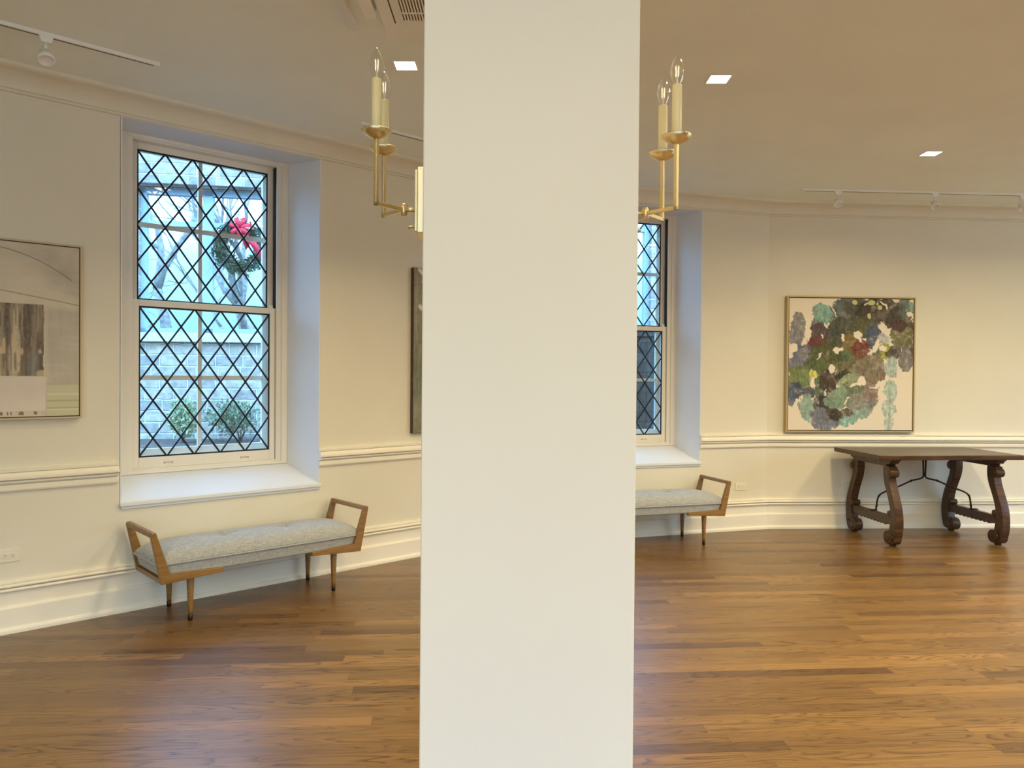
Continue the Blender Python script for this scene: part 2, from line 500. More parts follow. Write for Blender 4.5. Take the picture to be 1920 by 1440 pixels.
for k, (MW, (a, b, z0, z1), en, colr) in enumerate([(MBACK, h, 44, (0.80, 0.90, 1.0)) for h in bholes] + [(MRIGHT, rhole[0], 62, (1.0, 0.94, 0.82))]):
    mb = MB()
    mb.box(a, a + 0.06, 0.1, 0.2, z0, z1); mb.box(b - 0.06, b, 0.1, 0.2, z0, z1)
    mb.box(a, b, 0.1, 0.2, z0, z0 + 0.06); mb.box(a, b, 0.1, 0.2, z1 - 0.06, z1)
    mb.box((a + b) / 2 - 0.03, (a + b) / 2 + 0.03, 0.11, 0.19, z0, z1)
    struct(mb.build('window_%d' % (k + 3), SASH, M=MW))  # the last of these frames the added right-wall opening
    ld = bpy.data.lights.new('unseen_opening_light', 'AREA'); ld.shape = 'RECTANGLE'; ld.size = b - a; ld.size_y = z1 - z0
    ld.energy = en; ld.color = colr
    lo = bpy.data.objects.new('unseen_opening_light', ld); COL.objects.link(lo)
    lo.matrix_world = MW @ Matrix.Translation(((a + b) / 2, 0.35, (z0 + z1) / 2)) @ Matrix.Rotation(radians(-90), 4, 'X')

inner = [FL.P(L0), FL.P(sLM), FM.P(sMF), FF.P(R1), pBR, pBL]
outer = [FL.P(L0 - 0.1, 0.45), FL.P(sLM + 0.45 * mLM, 0.45), FM.P(sMF + 0.45 * mMF, 0.45), FF.P(R1 + 0.3, 0.45), Vector((pBR.x + 0.3, BACK - 0.3, 0)), Vector((pBL.x - 0.3, BACK - 0.3, 0))]
def slab(name, poly, z0, z1, mat):
    mb = MB(); mb.prism([(p.x, p.y) for p in poly], lambda u, v, w: (u, v, w), z0, z1)
    return struct(mb.build(name, mat))
slab('floor', outer, -0.12, 0.0, FLOOR)
slab('ceiling', outer, H, H + 0.2, CEIL)

# ------------------------------------------------------------------ mouldings
def sweep(name, F, s0, s1, m0, m1, prof, mat):
    """prof: closed polygon of (p, z), p = how far it stands into the room"""
    mb = MB(); n = len(prof)
    vs = [(s0 + p * m0, -p, z) for p, z in prof] + [(s1 - p * m1, -p, z) for p, z in prof]
    fs = [tuple(range(n)), tuple(range(2 * n - 1, n - 1, -1))]
    for i in range(n):
        j = (i + 1) % n; fs.append((i, n + i, n + j, j))
    mb.add(vs, fs)
    return struct(mb.build(name, mat, M=F.M()))

def arc(cx, cz, r, a0, a1, k=6):
    return [(cx + r * cos(radians(a0 + (a1 - a0) * i / k)), cz + r * sin(radians(a0 + (a1 - a0) * i / k))) for i in range(k + 1)]
BASE = [(0, 0), (0.042, 0.0), (0.042, 0.012)] + arc(0.026, 0.014, 0.016, 0, 80, 4) + [(0.026, 0.034), (0.026, 0.140), (0.022, 0.150), (0.012, 0.153), (0.012, 0.234), (0.024, 0.236)] + \
       arc(0.024, 0.2455, 0.0095, -90, 90, 5) + [(0.013, 0.2555), (0.013, 0.2595), (0.028, 0.2600)] + arc(0.026, 0.2695, 0.0095, -90, 90, 5) + [(0.012, 0.2795), (0.012, 0.2830), (0.019, 0.2835), (0.019, 0.294), (0.0, 0.298)]
RAIL = [(0, 0.808), (0.016, 0.810), (0.020, 0.820), (0.020, 0.838), (0.017, 0.8475), (0.005, 0.848), (0.005, 0.856), (0.030, 0.857), (0.033, 0.862), (0.031, 0.871), (0.020, 0.872), (0.020, 0.8755), (0.044, 0.876), (0.049, 0.881), (0.049, 0.890),
        (0.038, 0.895), (0.029, 0.905), (0.025, 0.917), (0.019, 0.9185), (0.019, 0.9215), (0.031, 0.922), (0.032, 0.934), (0, 0.938)]
CROWN = [(0, 3.088), (0.012, 3.088)] + arc(0.012, 3.096, 0.008, -80, 80, 4) + [(0.012, 3.106)] + \
        [(0.018 + 0.105 * (1 - cos(radians(a))), 3.108 + 0.085 * sin(radians(a))) for a in range(0, 91, 10)] + [(0.128, 3.196), (0.140, 3.200), (0.146, 3.208), (0.146, H), (0, H)]
walls3 = (('left', FL, L0, sLM, 0, mLM), ('middle', FM, sML, sMF, mLM, mMF), ('front', FF, sFM, R1, mMF, 0))
tn = 1
for nm, F, a, b, ma, mb_ in walls3:
    sweep('baseboard_' + nm, F, a, b, ma, mb_, BASE, TRIM)
    sweep('trim_%d' % tn, F, a, b, ma, mb_, CROWN, WALL); tn += 1
for F, a, b, ma, mb_ in ((FL, L0, WC_L + OPL - 0.022, 0, 0), (FL, WC_L + OPR + 0.003, sLM, 0, mLM), (FM, sML, WC_M + OPL - 0.022, mLM, 0), (FM, WC_M + OPR + 0.003, sMF, 0, mMF), (FF, sFM, R1, mMF, 0)):
    sweep('trim_%d' % tn, F, a, b, ma, mb_, RAIL, TRIM); tn += 1

# ------------------------------------------------------------------ windows
def lead_grid(x0, x1, z0, z1, y):
    mb = MB(); W, Hh = x1 - x0, z1 - z0; w, h = W / 5, Hh / 4
    def seg(p, q): mb.bar((x0 + p[0], y, z0 + p[1]), (x0 + q[0], y, z0 + q[1]), 0.0115, 0.007, up=(0, 1, 0))
    for k in range(-4, 6):        # x/w - z/h = k
        pts = []
        za, zb = max(0, -k * h), min(Hh, (5 - k) * h)
        if zb - za > 1e-4: seg(((k + za / h) * w, za), ((k + zb / h) * w, zb))
    for k in range(0, 10):        # x/w + z/h = k
        za, zb = max(0, (k - 5) * h), min(Hh, k * h)
        if zb - za > 1e-4: seg(((k - za / h) * w, za), ((k - zb / h) * w, zb))
    t = 0.005
    mb.box(x0, x1, y - 0.003, y + 0.003, z0, z0 + 2 * t); mb.box(x0, x1, y - 0.003, y + 0.003, z1 - 2 * t, z1)
    mb.box(x0, x0 + 2 * t, y - 0.003, y + 0.003, z0, z1); mb.box(x1 - 2 * t, x1, y - 0.003, y + 0.003, z0, z1)
    return mb

def make_window(name, F, c):
    root = struct(empty(name, F.M(c)))
    # white splayed lining
    mb = MB(); e = 0.010
    up = lambda u, v, w: (u, v, w)
    mb.prism([(OPL, -0.002), (-INH, 0.30), (-INH - e, 0.30), (OPL - e, -0.002)], up, Z_SILL - 0.01, Z_HEAD)
    mb.prism([(OPR, -0.002), (OPR + e, -0.002), (INH + e, 0.30), (INH, 0.30)], up, Z_SILL - 0.01, Z_HEAD)
    mb.prism([(OPL - e, -0.002), (OPR + e, -0.002), (INH + e, 0.30), (-INH - e, 0.30)], up, Z_HEAD, Z_HEAD + e)
    mb.build('reveal_lining', REVEAL, root)
    # sloping sill board with nosing
    mb = MB()
    mb.hexa([(OPL - 0.004, -0.0, Z_SILL - 0.028), (OPR + 0.004, -0.0, Z_SILL - 0.028), (INH + 0.008, 0.30, Z_SILLIN - 0.028), (-INH - 0.008, 0.30, Z_SILLIN - 0.028)],
            [(OPL - 0.004, -0.0, Z_SILL), (OPR + 0.004, -0.0, Z_SILL), (INH + 0.008, 0.30, Z_SILLIN), (-INH - 0.008, 0.30, Z_SILLIN)])
    mb.box(OPL - 0.014, OPR + 0.014, -0.026, 0.0, Z_SILL - 0.026, Z_SILL - 0.002)
    mb.box(OPL - 0.004, OPR + 0.004, -0.012, 0.0, Z_SILL - 0.046, Z_SILL - 0.026)
    mb.build('window_sill', REVEAL, root, bevel=0.003)
    # jambs and head
    mb = MB(); J = 0.507
    for s in (-1, 1):
        x0, x1 = sorted((s * INH, s * J))
        mb.box(x0, x1, 0.30, 0.50, Z_SILLIN, Z_HEAD)
        x0, x1 = sorted((s * (INH + .002), s * 0.545)); mb.box(x0, x1, 0.288, 0.30, Z_SILLIN, Z_HEAD)
    mb.box(-J, J, 0.30, 0.50, 3.052, Z_HEAD); mb.box(-J, J, 0.30, 0.50, Z_SILLIN, 0.848)
    mb.box(-0.545, 0.545, 0.288, 0.30, 3.062, Z_HEAD); mb.box(-0.545, 0.545, 0.288, 0.30, Z_SILLIN, 0.838)
    mb.build('window_frame', SASH, root, bevel=0.002)
    mb = MB()
    for s in (-1, 1):
        x0, x1 = sorted((s * 0.507, s * 0.5045)); mb.box(x0, x1, 0.312, 0.358, 1.99, 3.05)
    mb.build('jamb_track', DARKTRACK, root)
    G = 0.463
    def sash(nm, z0, z1, g0, g1, n0, n1):
        mb = MB()
        mb.box(-0.503, -G, n0, n1, z0, z1); mb.box(G, 0.503, n0, n1, z0, z1)
        mb.box(-G, G, n0, n1, z0, g0); mb.box(-G, G, n0, n1, g1, z1)
        o = mb.build(nm, SASH, root, bevel=0.003)
        g = MB(); g.box(-G, G, n0 + 0.014, n0 + 0.018, g0, g1); g.build('pane', PANE, o)
        lead_grid(-G, G, g0, g1, n0 + 0.009).build('lead_lattice', LEAD, o)
        return o
    lo = sash('lower_sash', 0.848, 1.988, 0.922, 1.945, 0.318, 0.354)
    up_ = sash('upper_sash', 1.950, 3.052, 1.990, 3.006, 0.362, 0.398)
    for x in (-0.27, 0.27):
        m = MB(); m.box(x - 0.03, x + 0.03, 0.312, 0.32, 0.878, 0.884); m.box(x - 0.03, x - 0.025, 0.312, 0.32, 0.872, 0.884); m.box(x + 0.025, x + 0.03, 0.312, 0.32, 0.872, 0.884)
        m.build('sash_lift', PALEFRAME, lo)
    m = MB(); m.box(0.468, 0.492, 0.326, 0.35, 1.988, 2.012); m.build('sash_stop', PLASTIC, lo, bevel=0.004)
    # storm window with its bars
    mb = MB(); n0, n1 = 0.468, 0.495
    mb.box(-0.507, -0.472, n0, n1, 0.85, 3.05); mb.box(0.472, 0.507, n0, n1, 0.85, 3.05)
    mb.box(-0.472, 0.472, n0, n1, 0.85, 0.965); mb.box(-0.472, 0.472, n0, n1, 3.02, 3.05); mb.box(-0.472, 0.472, n0, n1, 1.945, 2.0)
    mb.box(-0.014, 0.014, n0 + .004, n1 - .004, 0.965, 3.02)
    for z in (1.46, 2.52): mb.box(-0.472, 0.472, n0 + .004, n1 - .004, z - 0.016, z + 0.016)
    st = mb.build('storm_sash', SASH, root)
    g = MB(); g.box(-0.472, 0.472, 0.480, 0.483, 0.965, 3.02); g.build('storm_pane', PANE, st)
    return root
make_window('window_1', FL, WC_L)
make_window('window_2', FM, WC_M)

# ------------------------------------------------------------------ column
CC = Vector((0.029, 1.884, 0)); CR = radians(2.3); CH = 0.232
MCOL = Matrix.Translation(CC) @ Matrix.Rotation(CR, 4, 'Z')
mb = MB(); mb.box(-CH, CH, -CH, CH, 0, H)
struct(mb.build('wall_column', COLM, M=MCOL, bevel=0.004))

# ------------------------------------------------------------------ sconces
def make_sconce(label):
    """x = away from the wall, y = sideways, z from the bottom of the box (absolute 1.836)"""
    root = empty('wall_sconce', None, label, 'wall lamp', 'candle sconces on the column')
    Z = 1.836
    mb = MB(); mb.box(0, 0.027, -0.055, 0.055, 0, 0.155); mb.build('back_box', PLATE, root, bevel=0.002)
    mb = MB(); mb.box(0.027, 0.033, -0.052, 0.052, 0.004, 0.149); mb.build('face_plate', BRASS, root, bevel=0.001)
    mb = MB()
    mb.tube([(0.033, 0, 1.90 - Z), (0.037, 0, 1.90 - Z)], 0.012, 16); mb.tube([(0.037, 0, 1.90 - Z), (0.058, 0, 1.90 - Z)], 0.005, 12)
    mb.lathe([(0.004, -0.015), (0.0085, -0.013), (0.0085, 0.011), (0.006, 0.014), (0.002, 0.0155)], 18, Matrix.Translation((0.064, 0, 1.90 - Z)))
    mb.build('hub', BRASS, root)
    mb = MB(); mb.tube([(0.033, 0, 0.024), (0.040, 0, 0.024)], 0.005, 12); mb.tube([(0.040, 0, 0.024), (0.053, 0, 0.022)], [0.0025, 0.0035], 10); mb.build('switch', BRASS, root)
    for s in (-1, 1):
        a = Vector((0.064, 0, 1.90 - Z)); c = Vector((0.122, s * 0.070, 1.90 - Z)); t = Vector((c.x, c.y, 2.052 - Z))
        mb = MB(); d = (c - a).normalized()
        mb.bar(a, c + d * 0.0045, 0.009, 0.009); 
        mb.box(-0.0045, 0.0045, -0.0045, 0.0045, -0.0045, t.z - c.z, M=Matrix.Translation(c) @ Matrix.Rotation(math.atan2(d.y, d.x), 4, 'Z'))
        mb.build('arm', BRASS, root, bevel=0.001)
        T = Matrix.Translation((c.x, c.y, 0))
        b0 = 2.050 - Z
        mb = MB(); mb.lathe([(0.006, b0), (0.014, b0 + 0.003), (0.028, b0 + 0.010), (0.036, b0 + 0.019), (0.0355, b0 + 0.0205), (0.027, b0 + 0.013), (0.013, b0 + 0.008), (0.004, b0 + 0.008)], 28, T)
        mb.build('drip_pan', BRASS, root)
        mb = MB(); mb.lathe([(0.0115, b0 + 0.008), (0.0118, b0 + 0.012), (0.0118, b0 + 0.138), (0.011, b0 + 0.140), (0.004, b0 + 0.140)], 24, T)
        mb.build('candle_sleeve', CANDLE, root)
        z = b0 + 0.139
        mb = MB(); mb.lathe([(0.007, z), (0.008, z + 0.004), (0.013, z + 0.014), (0.0168, z + 0.026), (0.0172, z + 0.034), (0.0155, z + 0.045), (0.0115, z + 0.057), (0.006, z + 0.066), (0.0025, z + 0.070), (0.0004, z + 0.0735)], 24, T)
        bulb = mb.build('bulb', BULB, root)
        mb = MB()
        mb.lathe([(0.0068, z - 0.004), (0.0068, z + 0.003), (0.0022, z + 0.006), (0.0016, z + 0.016), (0.0004, z + 0.018)], 12, T)
        mb.build('bulb_base', PLASTIC, bulb)
        mb = MB()
        for k in range(4):
            an = pi / 4 + k * pi / 2
            p = Vector((c.x + 0.0035 * cos(an), c.y + 0.0035 * sin(an), z + 0.020)); q = Vector((c.x + 0.0045 * cos(an), c.y + 0.0045 * sin(an), z + 0.046))
            mb.tube([p, q], 0.0005, 6)
        mb.build('filament', FILAMENT, bulb)
    return root
sc1 = make_sconce('brass two-candle wall sconce on the left side of the white column')
sc1.matrix_world = MCOL @ Matrix.Translation((-CH, 0.005, 1.836)) @ Matrix.Rotation(pi, 4, 'Z')
sc2 = copy_tree(sc1); sc2['label'] = 'brass two-candle wall sconce on the right side of the white column'
sc2.matrix_world = MCOL @ Matrix.Translation((CH, 0.0, 1.836))

# ------------------------------------------------------------------ benches
def make_bench(label):
    root = empty('bench', None, label, 'bench', 'upholstered benches under the windows')
    HL, DP = 0.669, 0.237      # half length at the base, half depth
    YT = 0.030                # thickness of the side boards
    for s in (-1, 1):
        mb = MB()
        # L-shaped side board seen from the front: flared post plus tapering foot rail
        prof = [(HL, 0.255), (0.730, 0.553), (0.724, 0.566), (0.700, 0.566), (0.618, 0.312), (0.30, 0.300), (0.295, 0.276)]
        for y0 in (-DP, DP - YT):
            mb.prism([(s * x, z) for x, z in prof], lambda u, v, w: (u, w, v), y0, y0 + YT)
        # top rail and bottom rail between the two boards
        mb.prism([(s * x, z) for x, z in ((0.725, 0.534), (0.730, 0.555), (0.724, 0.566), (0.699, 0.566), (0.690, 0.540))], lambda u, v, w: (u, w, v), -DP + YT, DP - YT)
        mb.prism([(s * x, z) for x, z in ((HL, 0.256), (HL + 0.006, 0.286), (HL - 0.03, 0.286), (HL - 0.03, 0.256))], lambda u, v, w: (u, w, v), -DP + YT, DP - YT)
        mb.build('arm_frame', BENCHWOOD, root, bevel=0.003)
    for s in (-1, 1):
        for t in (-1, 1):
            x, y = s * 0.485, t * 0.185
            T = Matrix.Translation((x, y, 0))
            mb = MB(); mb.lathe([(0.0135, 0.036), (0.0145, 0.06), (0.0235, 0.29), (0.0225, 0.297), (0.01, 0.297)], 20, T)
            lg = mb.build('leg', BENCHWOOD, root)
            mb = MB(); mb.lathe([(0.011, 0.0), (0.0130, 0.002), (0.0142, 0.037), (0.012, 0.0385)], 20, T)
            mb.build('ferrule', FERRULE, lg)
    # upholstered base
    mb = MB(); n = 20
    mb.hexa([(-0.662, -0.205, 0.290), (0.662, -0.205, 0.290), (0.662, 0.205, 0.290), (-0.662, 0.205, 0.290)],
            [(-0.678, -0.215, 0.368), (0.678, -0.215, 0.368), (0.678, 0.215, 0.368), (-0.678, 0.215, 0.368)])
    mb.build('seat_base', FABRIC, root, bevel=0.012, seg=3)
    # crowned cushion with two tufts
    NU, NV = 96, 40
    X, Y, Z0, HC = 0.688, 0.218, 0.366, 0.100
    tufts = [(-0.225, 0.0), (0.205, 0.0)]
    vs = []; fs = []
    def warp(t): return math.sin(t * pi / 2)
    for i in range(NU + 1):
        u = warp(-1 + 2 * i / NU)
        for j in range(NV + 1):
            v = warp(-1 + 2 * j / NV)
            e = max(0.0, 1 - abs(u) ** 10) ** 0.42 * max(0.0, 1 - abs(v) ** 4.5) ** 0.42
            z = Z0 + HC * e * (0.86 + 0.14 * (1 - v * v) * (1 - u ** 4))
            x = X * u; y = Y * v
            for tx, ty in tufts:
                dx, dy = x - tx, y - ty
                z -= 0.026 * math.exp(-(dx * dx + dy * dy) / 0.0014) * e
                z -= 0.012 * math.exp(-(dy * dy) / 0.0006 - dx * dx / 0.014) * e
                z -= 0.010 * math.exp(-(dx * dx) / 0.0005 - dy * dy / 0.010) * e
            vs.append((x, y, z))
    for i in range(NU):
        for j in range(NV):
            a = i * (NV + 1) + j
            fs.append((a, a + NV + 1, a + NV + 2, a + 1))
    rim = [i * (NV + 1) for i in range(NU + 1)] + [NU * (NV + 1) + j for j in range(1, NV + 1)] + [i * (NV + 1) + NV for i in range(NU - 1, -1, -1)] + [j for j in range(NV - 1, 0, -1)]
    mb = MB(); mb.add(vs, fs, True); mb.f.append(tuple(rim)); mb.sm.append(False)
    cu = mb.build('cushion', FABRIC, root)
    for tx, ty in tufts:
        mb = MB(); mb.lathe([(0.011, 0.0), (0.012, 0.002), (0.008, 0.005), (0.002, 0.006)], 16, Matrix.Translation((tx, ty, 0.425)))
        mb.build('tuft_button', FABRIC, cu)
    mb = MB(); xx, yy, zz = 0.690, 0.221, 0.368
    loop = []
    rr = 0.02
    for cx, cy, a0 in ((xx - rr, yy - rr, 0), (-xx + rr, yy - rr, 90), (-xx + rr, -yy + rr, 180), (xx - rr, -yy + rr, 270)):
        for k in range(5):
            a = radians(a0 + 22.5 * k); loop.append((cx + rr * cos(a), cy + rr * sin(a), zz))
    loop.append(loop[0])
    mb.tube(loop, 0.0055, 8, False); mb.build('piping', FABRIC, root)
    return root
b1 = make_bench('grey upholstered wooden bench seen whole, under the wide leaded window left of the column')
b1.matrix_world = FL.M(2.195, -0.275)
b2 = copy_tree(b1); b2['label'] = 'grey upholstered wooden bench cut off by the column, nearest the dark carved table'
b2.matrix_world = FM.M(3.262, -0.300)

# ------------------------------------------------------------------ carved table
def make_table():
    root = empty('trestle_table', None, 'dark carved wooden trestle table with scrolled legs and iron braces below the floral abstract', 'table')
    TX, TY, TZ = 0.680, 0.40, 0.815
    mb = MB(); mb.box(-TX, TX, -TY, TY, TZ - 0.042, TZ); mb.build('tabletop', TABLEWOOD, root, bevel=0.006)
    for s in (-1, 1):
        xc = s * 0.50
        # scalloped cleat under the top
        pf = [(-0.36, 0.773), (-0.36, 0.760), (-0.335, 0.752), (-0.33, 0.737), (-0.31, 0.728), (-0.285, 0.726), (-0.27, 0.706), (0.27, 0.706), (0.285, 0.726), (0.31, 0.728), (0.33, 0.737), (0.335, 0.752), (0.36, 0.760), (0.36, 0.773)]
        mb = MB(); mb.prism(pf, lambda u, v, w: (w, u, v), xc - 0.045, xc + 0.045); mb.build('cleat', TABLEWOOD, root, bevel=0.004)
        # scalloped low rail
        pf = [(-0.34, 0.262), (-0.34, 0.185)]
        k = 9
        for i in range(k):
            y0 = -0.25 + 0.5 * i / k
            for q in range(5):
                pf.append((y0 + 0.5 / k * q / 5, 0.190 - 0.016 * sin(pi * q / 5)))
        pf += [(0.25, 0.19), (0.34, 0.185), (0.34, 0.262)]
        mb = MB(); mb.prism(pf, lambda u, v, w: (w, u, v), xc - 0.024, xc + 0.024); mb.build('trestle_rail', TABLEWOOD, root, bevel=0.003)
        for t in (-1, 1):
            F0 = 0.335
            cl = [(-0.005, 0.045, 0.085), (0.022, 0.10, 0.095), (0.038, 0.16, 0.092), (0.044, 0.22, 0.085), (0.040, 0.29, 0.078), (0.024, 0.36, 0.072), (-0.004, 0.43, 0.068), (-0.036, 0.50, 0.068), (-0.062, 0.56, 0.074), (-0.074, 0.62, 0.082), (-0.072, 0.67, 0.090), (-0.062, 0.714, 0.098)]
            # denser smooth centreline
            cl2 = []
            for i in range(len(cl) - 1):
                p0, p1, p2, p3 = cl[max(i - 1, 0)], cl[i], cl[i + 1], cl[min(i + 2, len(cl) - 1)]
                for q in range(3):
                    f = q / 3
                    cl2.append(tuple(0.5 * ((2 * b) + (-a + c) * f + (2 * a - 5 * b + 4 * c - d) * f * f + (-a + 3 * b - 3 * c + d) * f ** 3) for a, b, c, d in zip(p0, p1, p2, p3)))
            cl2.append(cl[-1])
            mb = MB(); vs = []; fs = []; w = 0.037
            for i, (d, z, wd) in enumerate(cl2):
                p, q = cl2[max(i - 1, 0)], cl2[min(i + 1, len(cl2) - 1)]
                tx, tz = q[0] - p[0], q[1] - p[1]; l = sqrt(tx * tx + tz * tz); nx, nz = tz / l, -tx / l
                for xs in (-w, w):
                    for sd in (-1, 1):
                        vs.append((xc + xs, t * (F0 + d + nx * sd * wd * 0.55), z + nz * sd * wd * 0.55))
            for i in range(len(cl2) - 1):
                a = 4 * i; b = a + 4
                fs += [(a, a + 1, b + 1, b), (a + 2, b + 2, b + 3, a + 3), (a, b, b + 2, a + 2), (a + 1, a + 3, b + 3, b + 1)]
            fs += [(0, 2, 3, 1), (len(vs) - 4, len(vs) - 3, len(vs) - 1, len(vs) - 2)]
            mb.add(vs, fs)
            def scroll(d, z, r, ww):
                n = 22
                pts = [(F0 + d + r * cos(2 * pi * k / n), z + r * sin(2 * pi * k / n)) for k in range(n)]
                mb.prism(pts, lambda u, v, q: (xc + q, t * u, v), -ww, ww)
                pts = [(F0 + d + 0.55 * r * cos(2 * pi * k / n), z + 0.55 * r * sin(2 * pi * k / n)) for k in range(n)]
                mb.prism(pts, lambda u, v, q: (xc + q, t * u, v), -ww - 0.006, ww + 0.006)
            scroll(-0.038, 0.072, 0.060, 0.041)     # foot scroll turns inward
            scroll(0.012, 0.072, 0.056, 0.037)
            scroll(-0.026, 0.648, 0.040, 0.041)     # top scroll turns outward
            scroll(-0.024, 0.285, 0.028, 0.039)     # knee scroll above the rail
            mb.box(xc - 0.022, xc + 0.022, t * (F0 - 0.012) - 0.022, t * (F0 - 0.012) + 0.022, 0.0, 0.03)
            mb.build('leg', TABLEWOOD, root, bevel=0.005)
        # wrought iron brace from the low rail up to the middle of the top
        P = [(0.495, 0.262), (0.475, 0.268), (0.468, 0.30), (0.462, 0.345), (0.445, 0.395), (0.40, 0.428), (0.32, 0.458), (0.23, 0.492), (0.13, 0.535), (0.05, 0.553), (0.012, 0.572), (0.010, 0.62), (0.013, 0.70), (0.016, 0.775)]
        sm = []
        for i in range(len(P) - 1):
            p0, p1, p2, p3 = P[max(i - 1, 0)], P[i], P[i + 1], P[min(i + 2, len(P) - 1)]
            for q in range(4):
                f = q / 4
                sm.append(tuple(0.5 * ((2 * b) + (-a + c) * f + (2 * a - 5 * b + 4 * c - d) * f * f + (-a + 3 * b - 3 * c + d) * f ** 3) for a, b, c, d in zip(p0, p1, p2, p3)))
        sm.append(P[-1])
        mb = MB(); mb.tube([(s * x, 0, z) for x, z in sm], 0.008, 8)
        for (x, z) in ((0.445, 0.395), (0.13, 0.535), (0.468, 0.30)):
            mb.lathe([(0.003, -0.010), (0.0135, -0.004), (0.0135, 0.004), (0.003, 0.010)], 10, Matrix.Translation((s * x, 0, z)) @ Matrix.Rotation(radians(60 * s), 4, 'Y'))
        mb.tube([(s * 0.33, 0, 0.454), (s * 0.23, 0, 0.492)], [0.010, 0.006], 8)
        mb.box(min(s * 0.47, s * 0.53), max(s * 0.47, s * 0.53), -0.02, 0.02, 0.262, 0.270)
        mb.build('iron_brace', IRON, root)
    return root
tb = make_table()
TROT = radians(5.0)
MT = Matrix.Translation((3.245, 6.76, 0)) @ Matrix.Rotation(TROT, 4, 'Z') @ Matrix.Translation((0.68, 0.40, 0))
tb.matrix_world = MT

# ------------------------------------------------------------------ paintings
def vnoise(x, y, seed=0):
    """smooth value noise on numpy arrays"""
    xi = np.floor(x).astype(np.int64); yi = np.floor(y).astype(np.int64)
    xf = x - xi; yf = y - yi
    def h(a, b):
        n = (a * 374761393 + b * 668265263 + seed * 974634777) & 0x7fffffff
        n = ((n ^ (n >> 13)) * 1274126177) & 0x7fffffff
        return ((n ^ (n >> 16)) & 0xffff) / 65535.0
    u = xf * xf * (3 - 2 * xf); v = yf * yf * (3 - 2 * yf)
    return (h(xi, yi) * (1 - u) + h(xi + 1, yi) * u) * (1 - v) + (h(xi, yi + 1) * (1 - u) + h(xi + 1, yi + 1) * u) * v
def fbm(x, y, seed=0, o=4):
    r = 0; a = 0.5
    for k in range(o):
        r = r + a * vnoise(x * 2 ** k, y * 2 ** k, seed + k); a *= 0.5
    return r / (1 - 0.5 ** o)
def lin(c):
    return np.array(srgb(*c))
def canvas(root, w, h, colfn, n_w, n_h, y):
    """front skin of the canvas (facing -y), built as a thin solid with a fine grid of paint"""
    us = np.linspace(0, 1, n_w); vs = np.linspace(0, 1, n_h)
    U, V = np.meshgrid(us, vs)                    # V from the top
    colr = colfn(U, V)
    verts = [((u - 0.5) * w, y, (1 - v) * h) for v in vs for u in us]
    nf = len(verts)
    faces = [(r * n_w + c, (r + 1) * n_w + c, (r + 1) * n_w + c + 1, r * n_w + c + 1) for r in range(n_h - 1) for c in range(n_w - 1)]
    D = 0.02
    verts += [(-w / 2, y + D, 0), (w / 2, y + D, 0), (w / 2, y + D, h), (-w / 2, y + D, h)]
    tl, tr, bl, br = 0, n_w - 1, (n_h - 1) * n_w, n_h * n_w - 1
    faces += [(nf, nf + 3, nf + 2, nf + 1), (tl, tr, nf + 2, nf + 3), (bl, nf, nf + 1, br), (tl, nf + 3, nf, bl), (tr, br, nf + 1, nf + 2)]
    me = bpy.data.meshes.new('canvas'); me.from_pydata(verts, [], faces)
    at = me.color_attributes.new('pigment', 'FLOAT_COLOR', 'POINT')
    full = np.ones((len(verts), 4), dtype=np.float32); full[:nf, :3] = colr.reshape(-1, 3); full[nf:, :3] = 0.6
    at.data.foreach_set('color', full.ravel())
    me.materials.append(PIGMENT)
    o = bpy.data.objects.new('canvas', me); COL.objects.link(o); o.parent = root
    return o
def frame_mesh(w, h, t, y0, y1):
    mb = MB(); x = w / 2
    mb.box(-x, -x + t, y0, y1, 0, h); mb.box(x - t, x, y0, y1, 0, h)
    mb.box(-x + t, x - t, y0, y1, 0, t); mb.box(-x + t, x - t, y0, y1, h - t, h)
    return mb

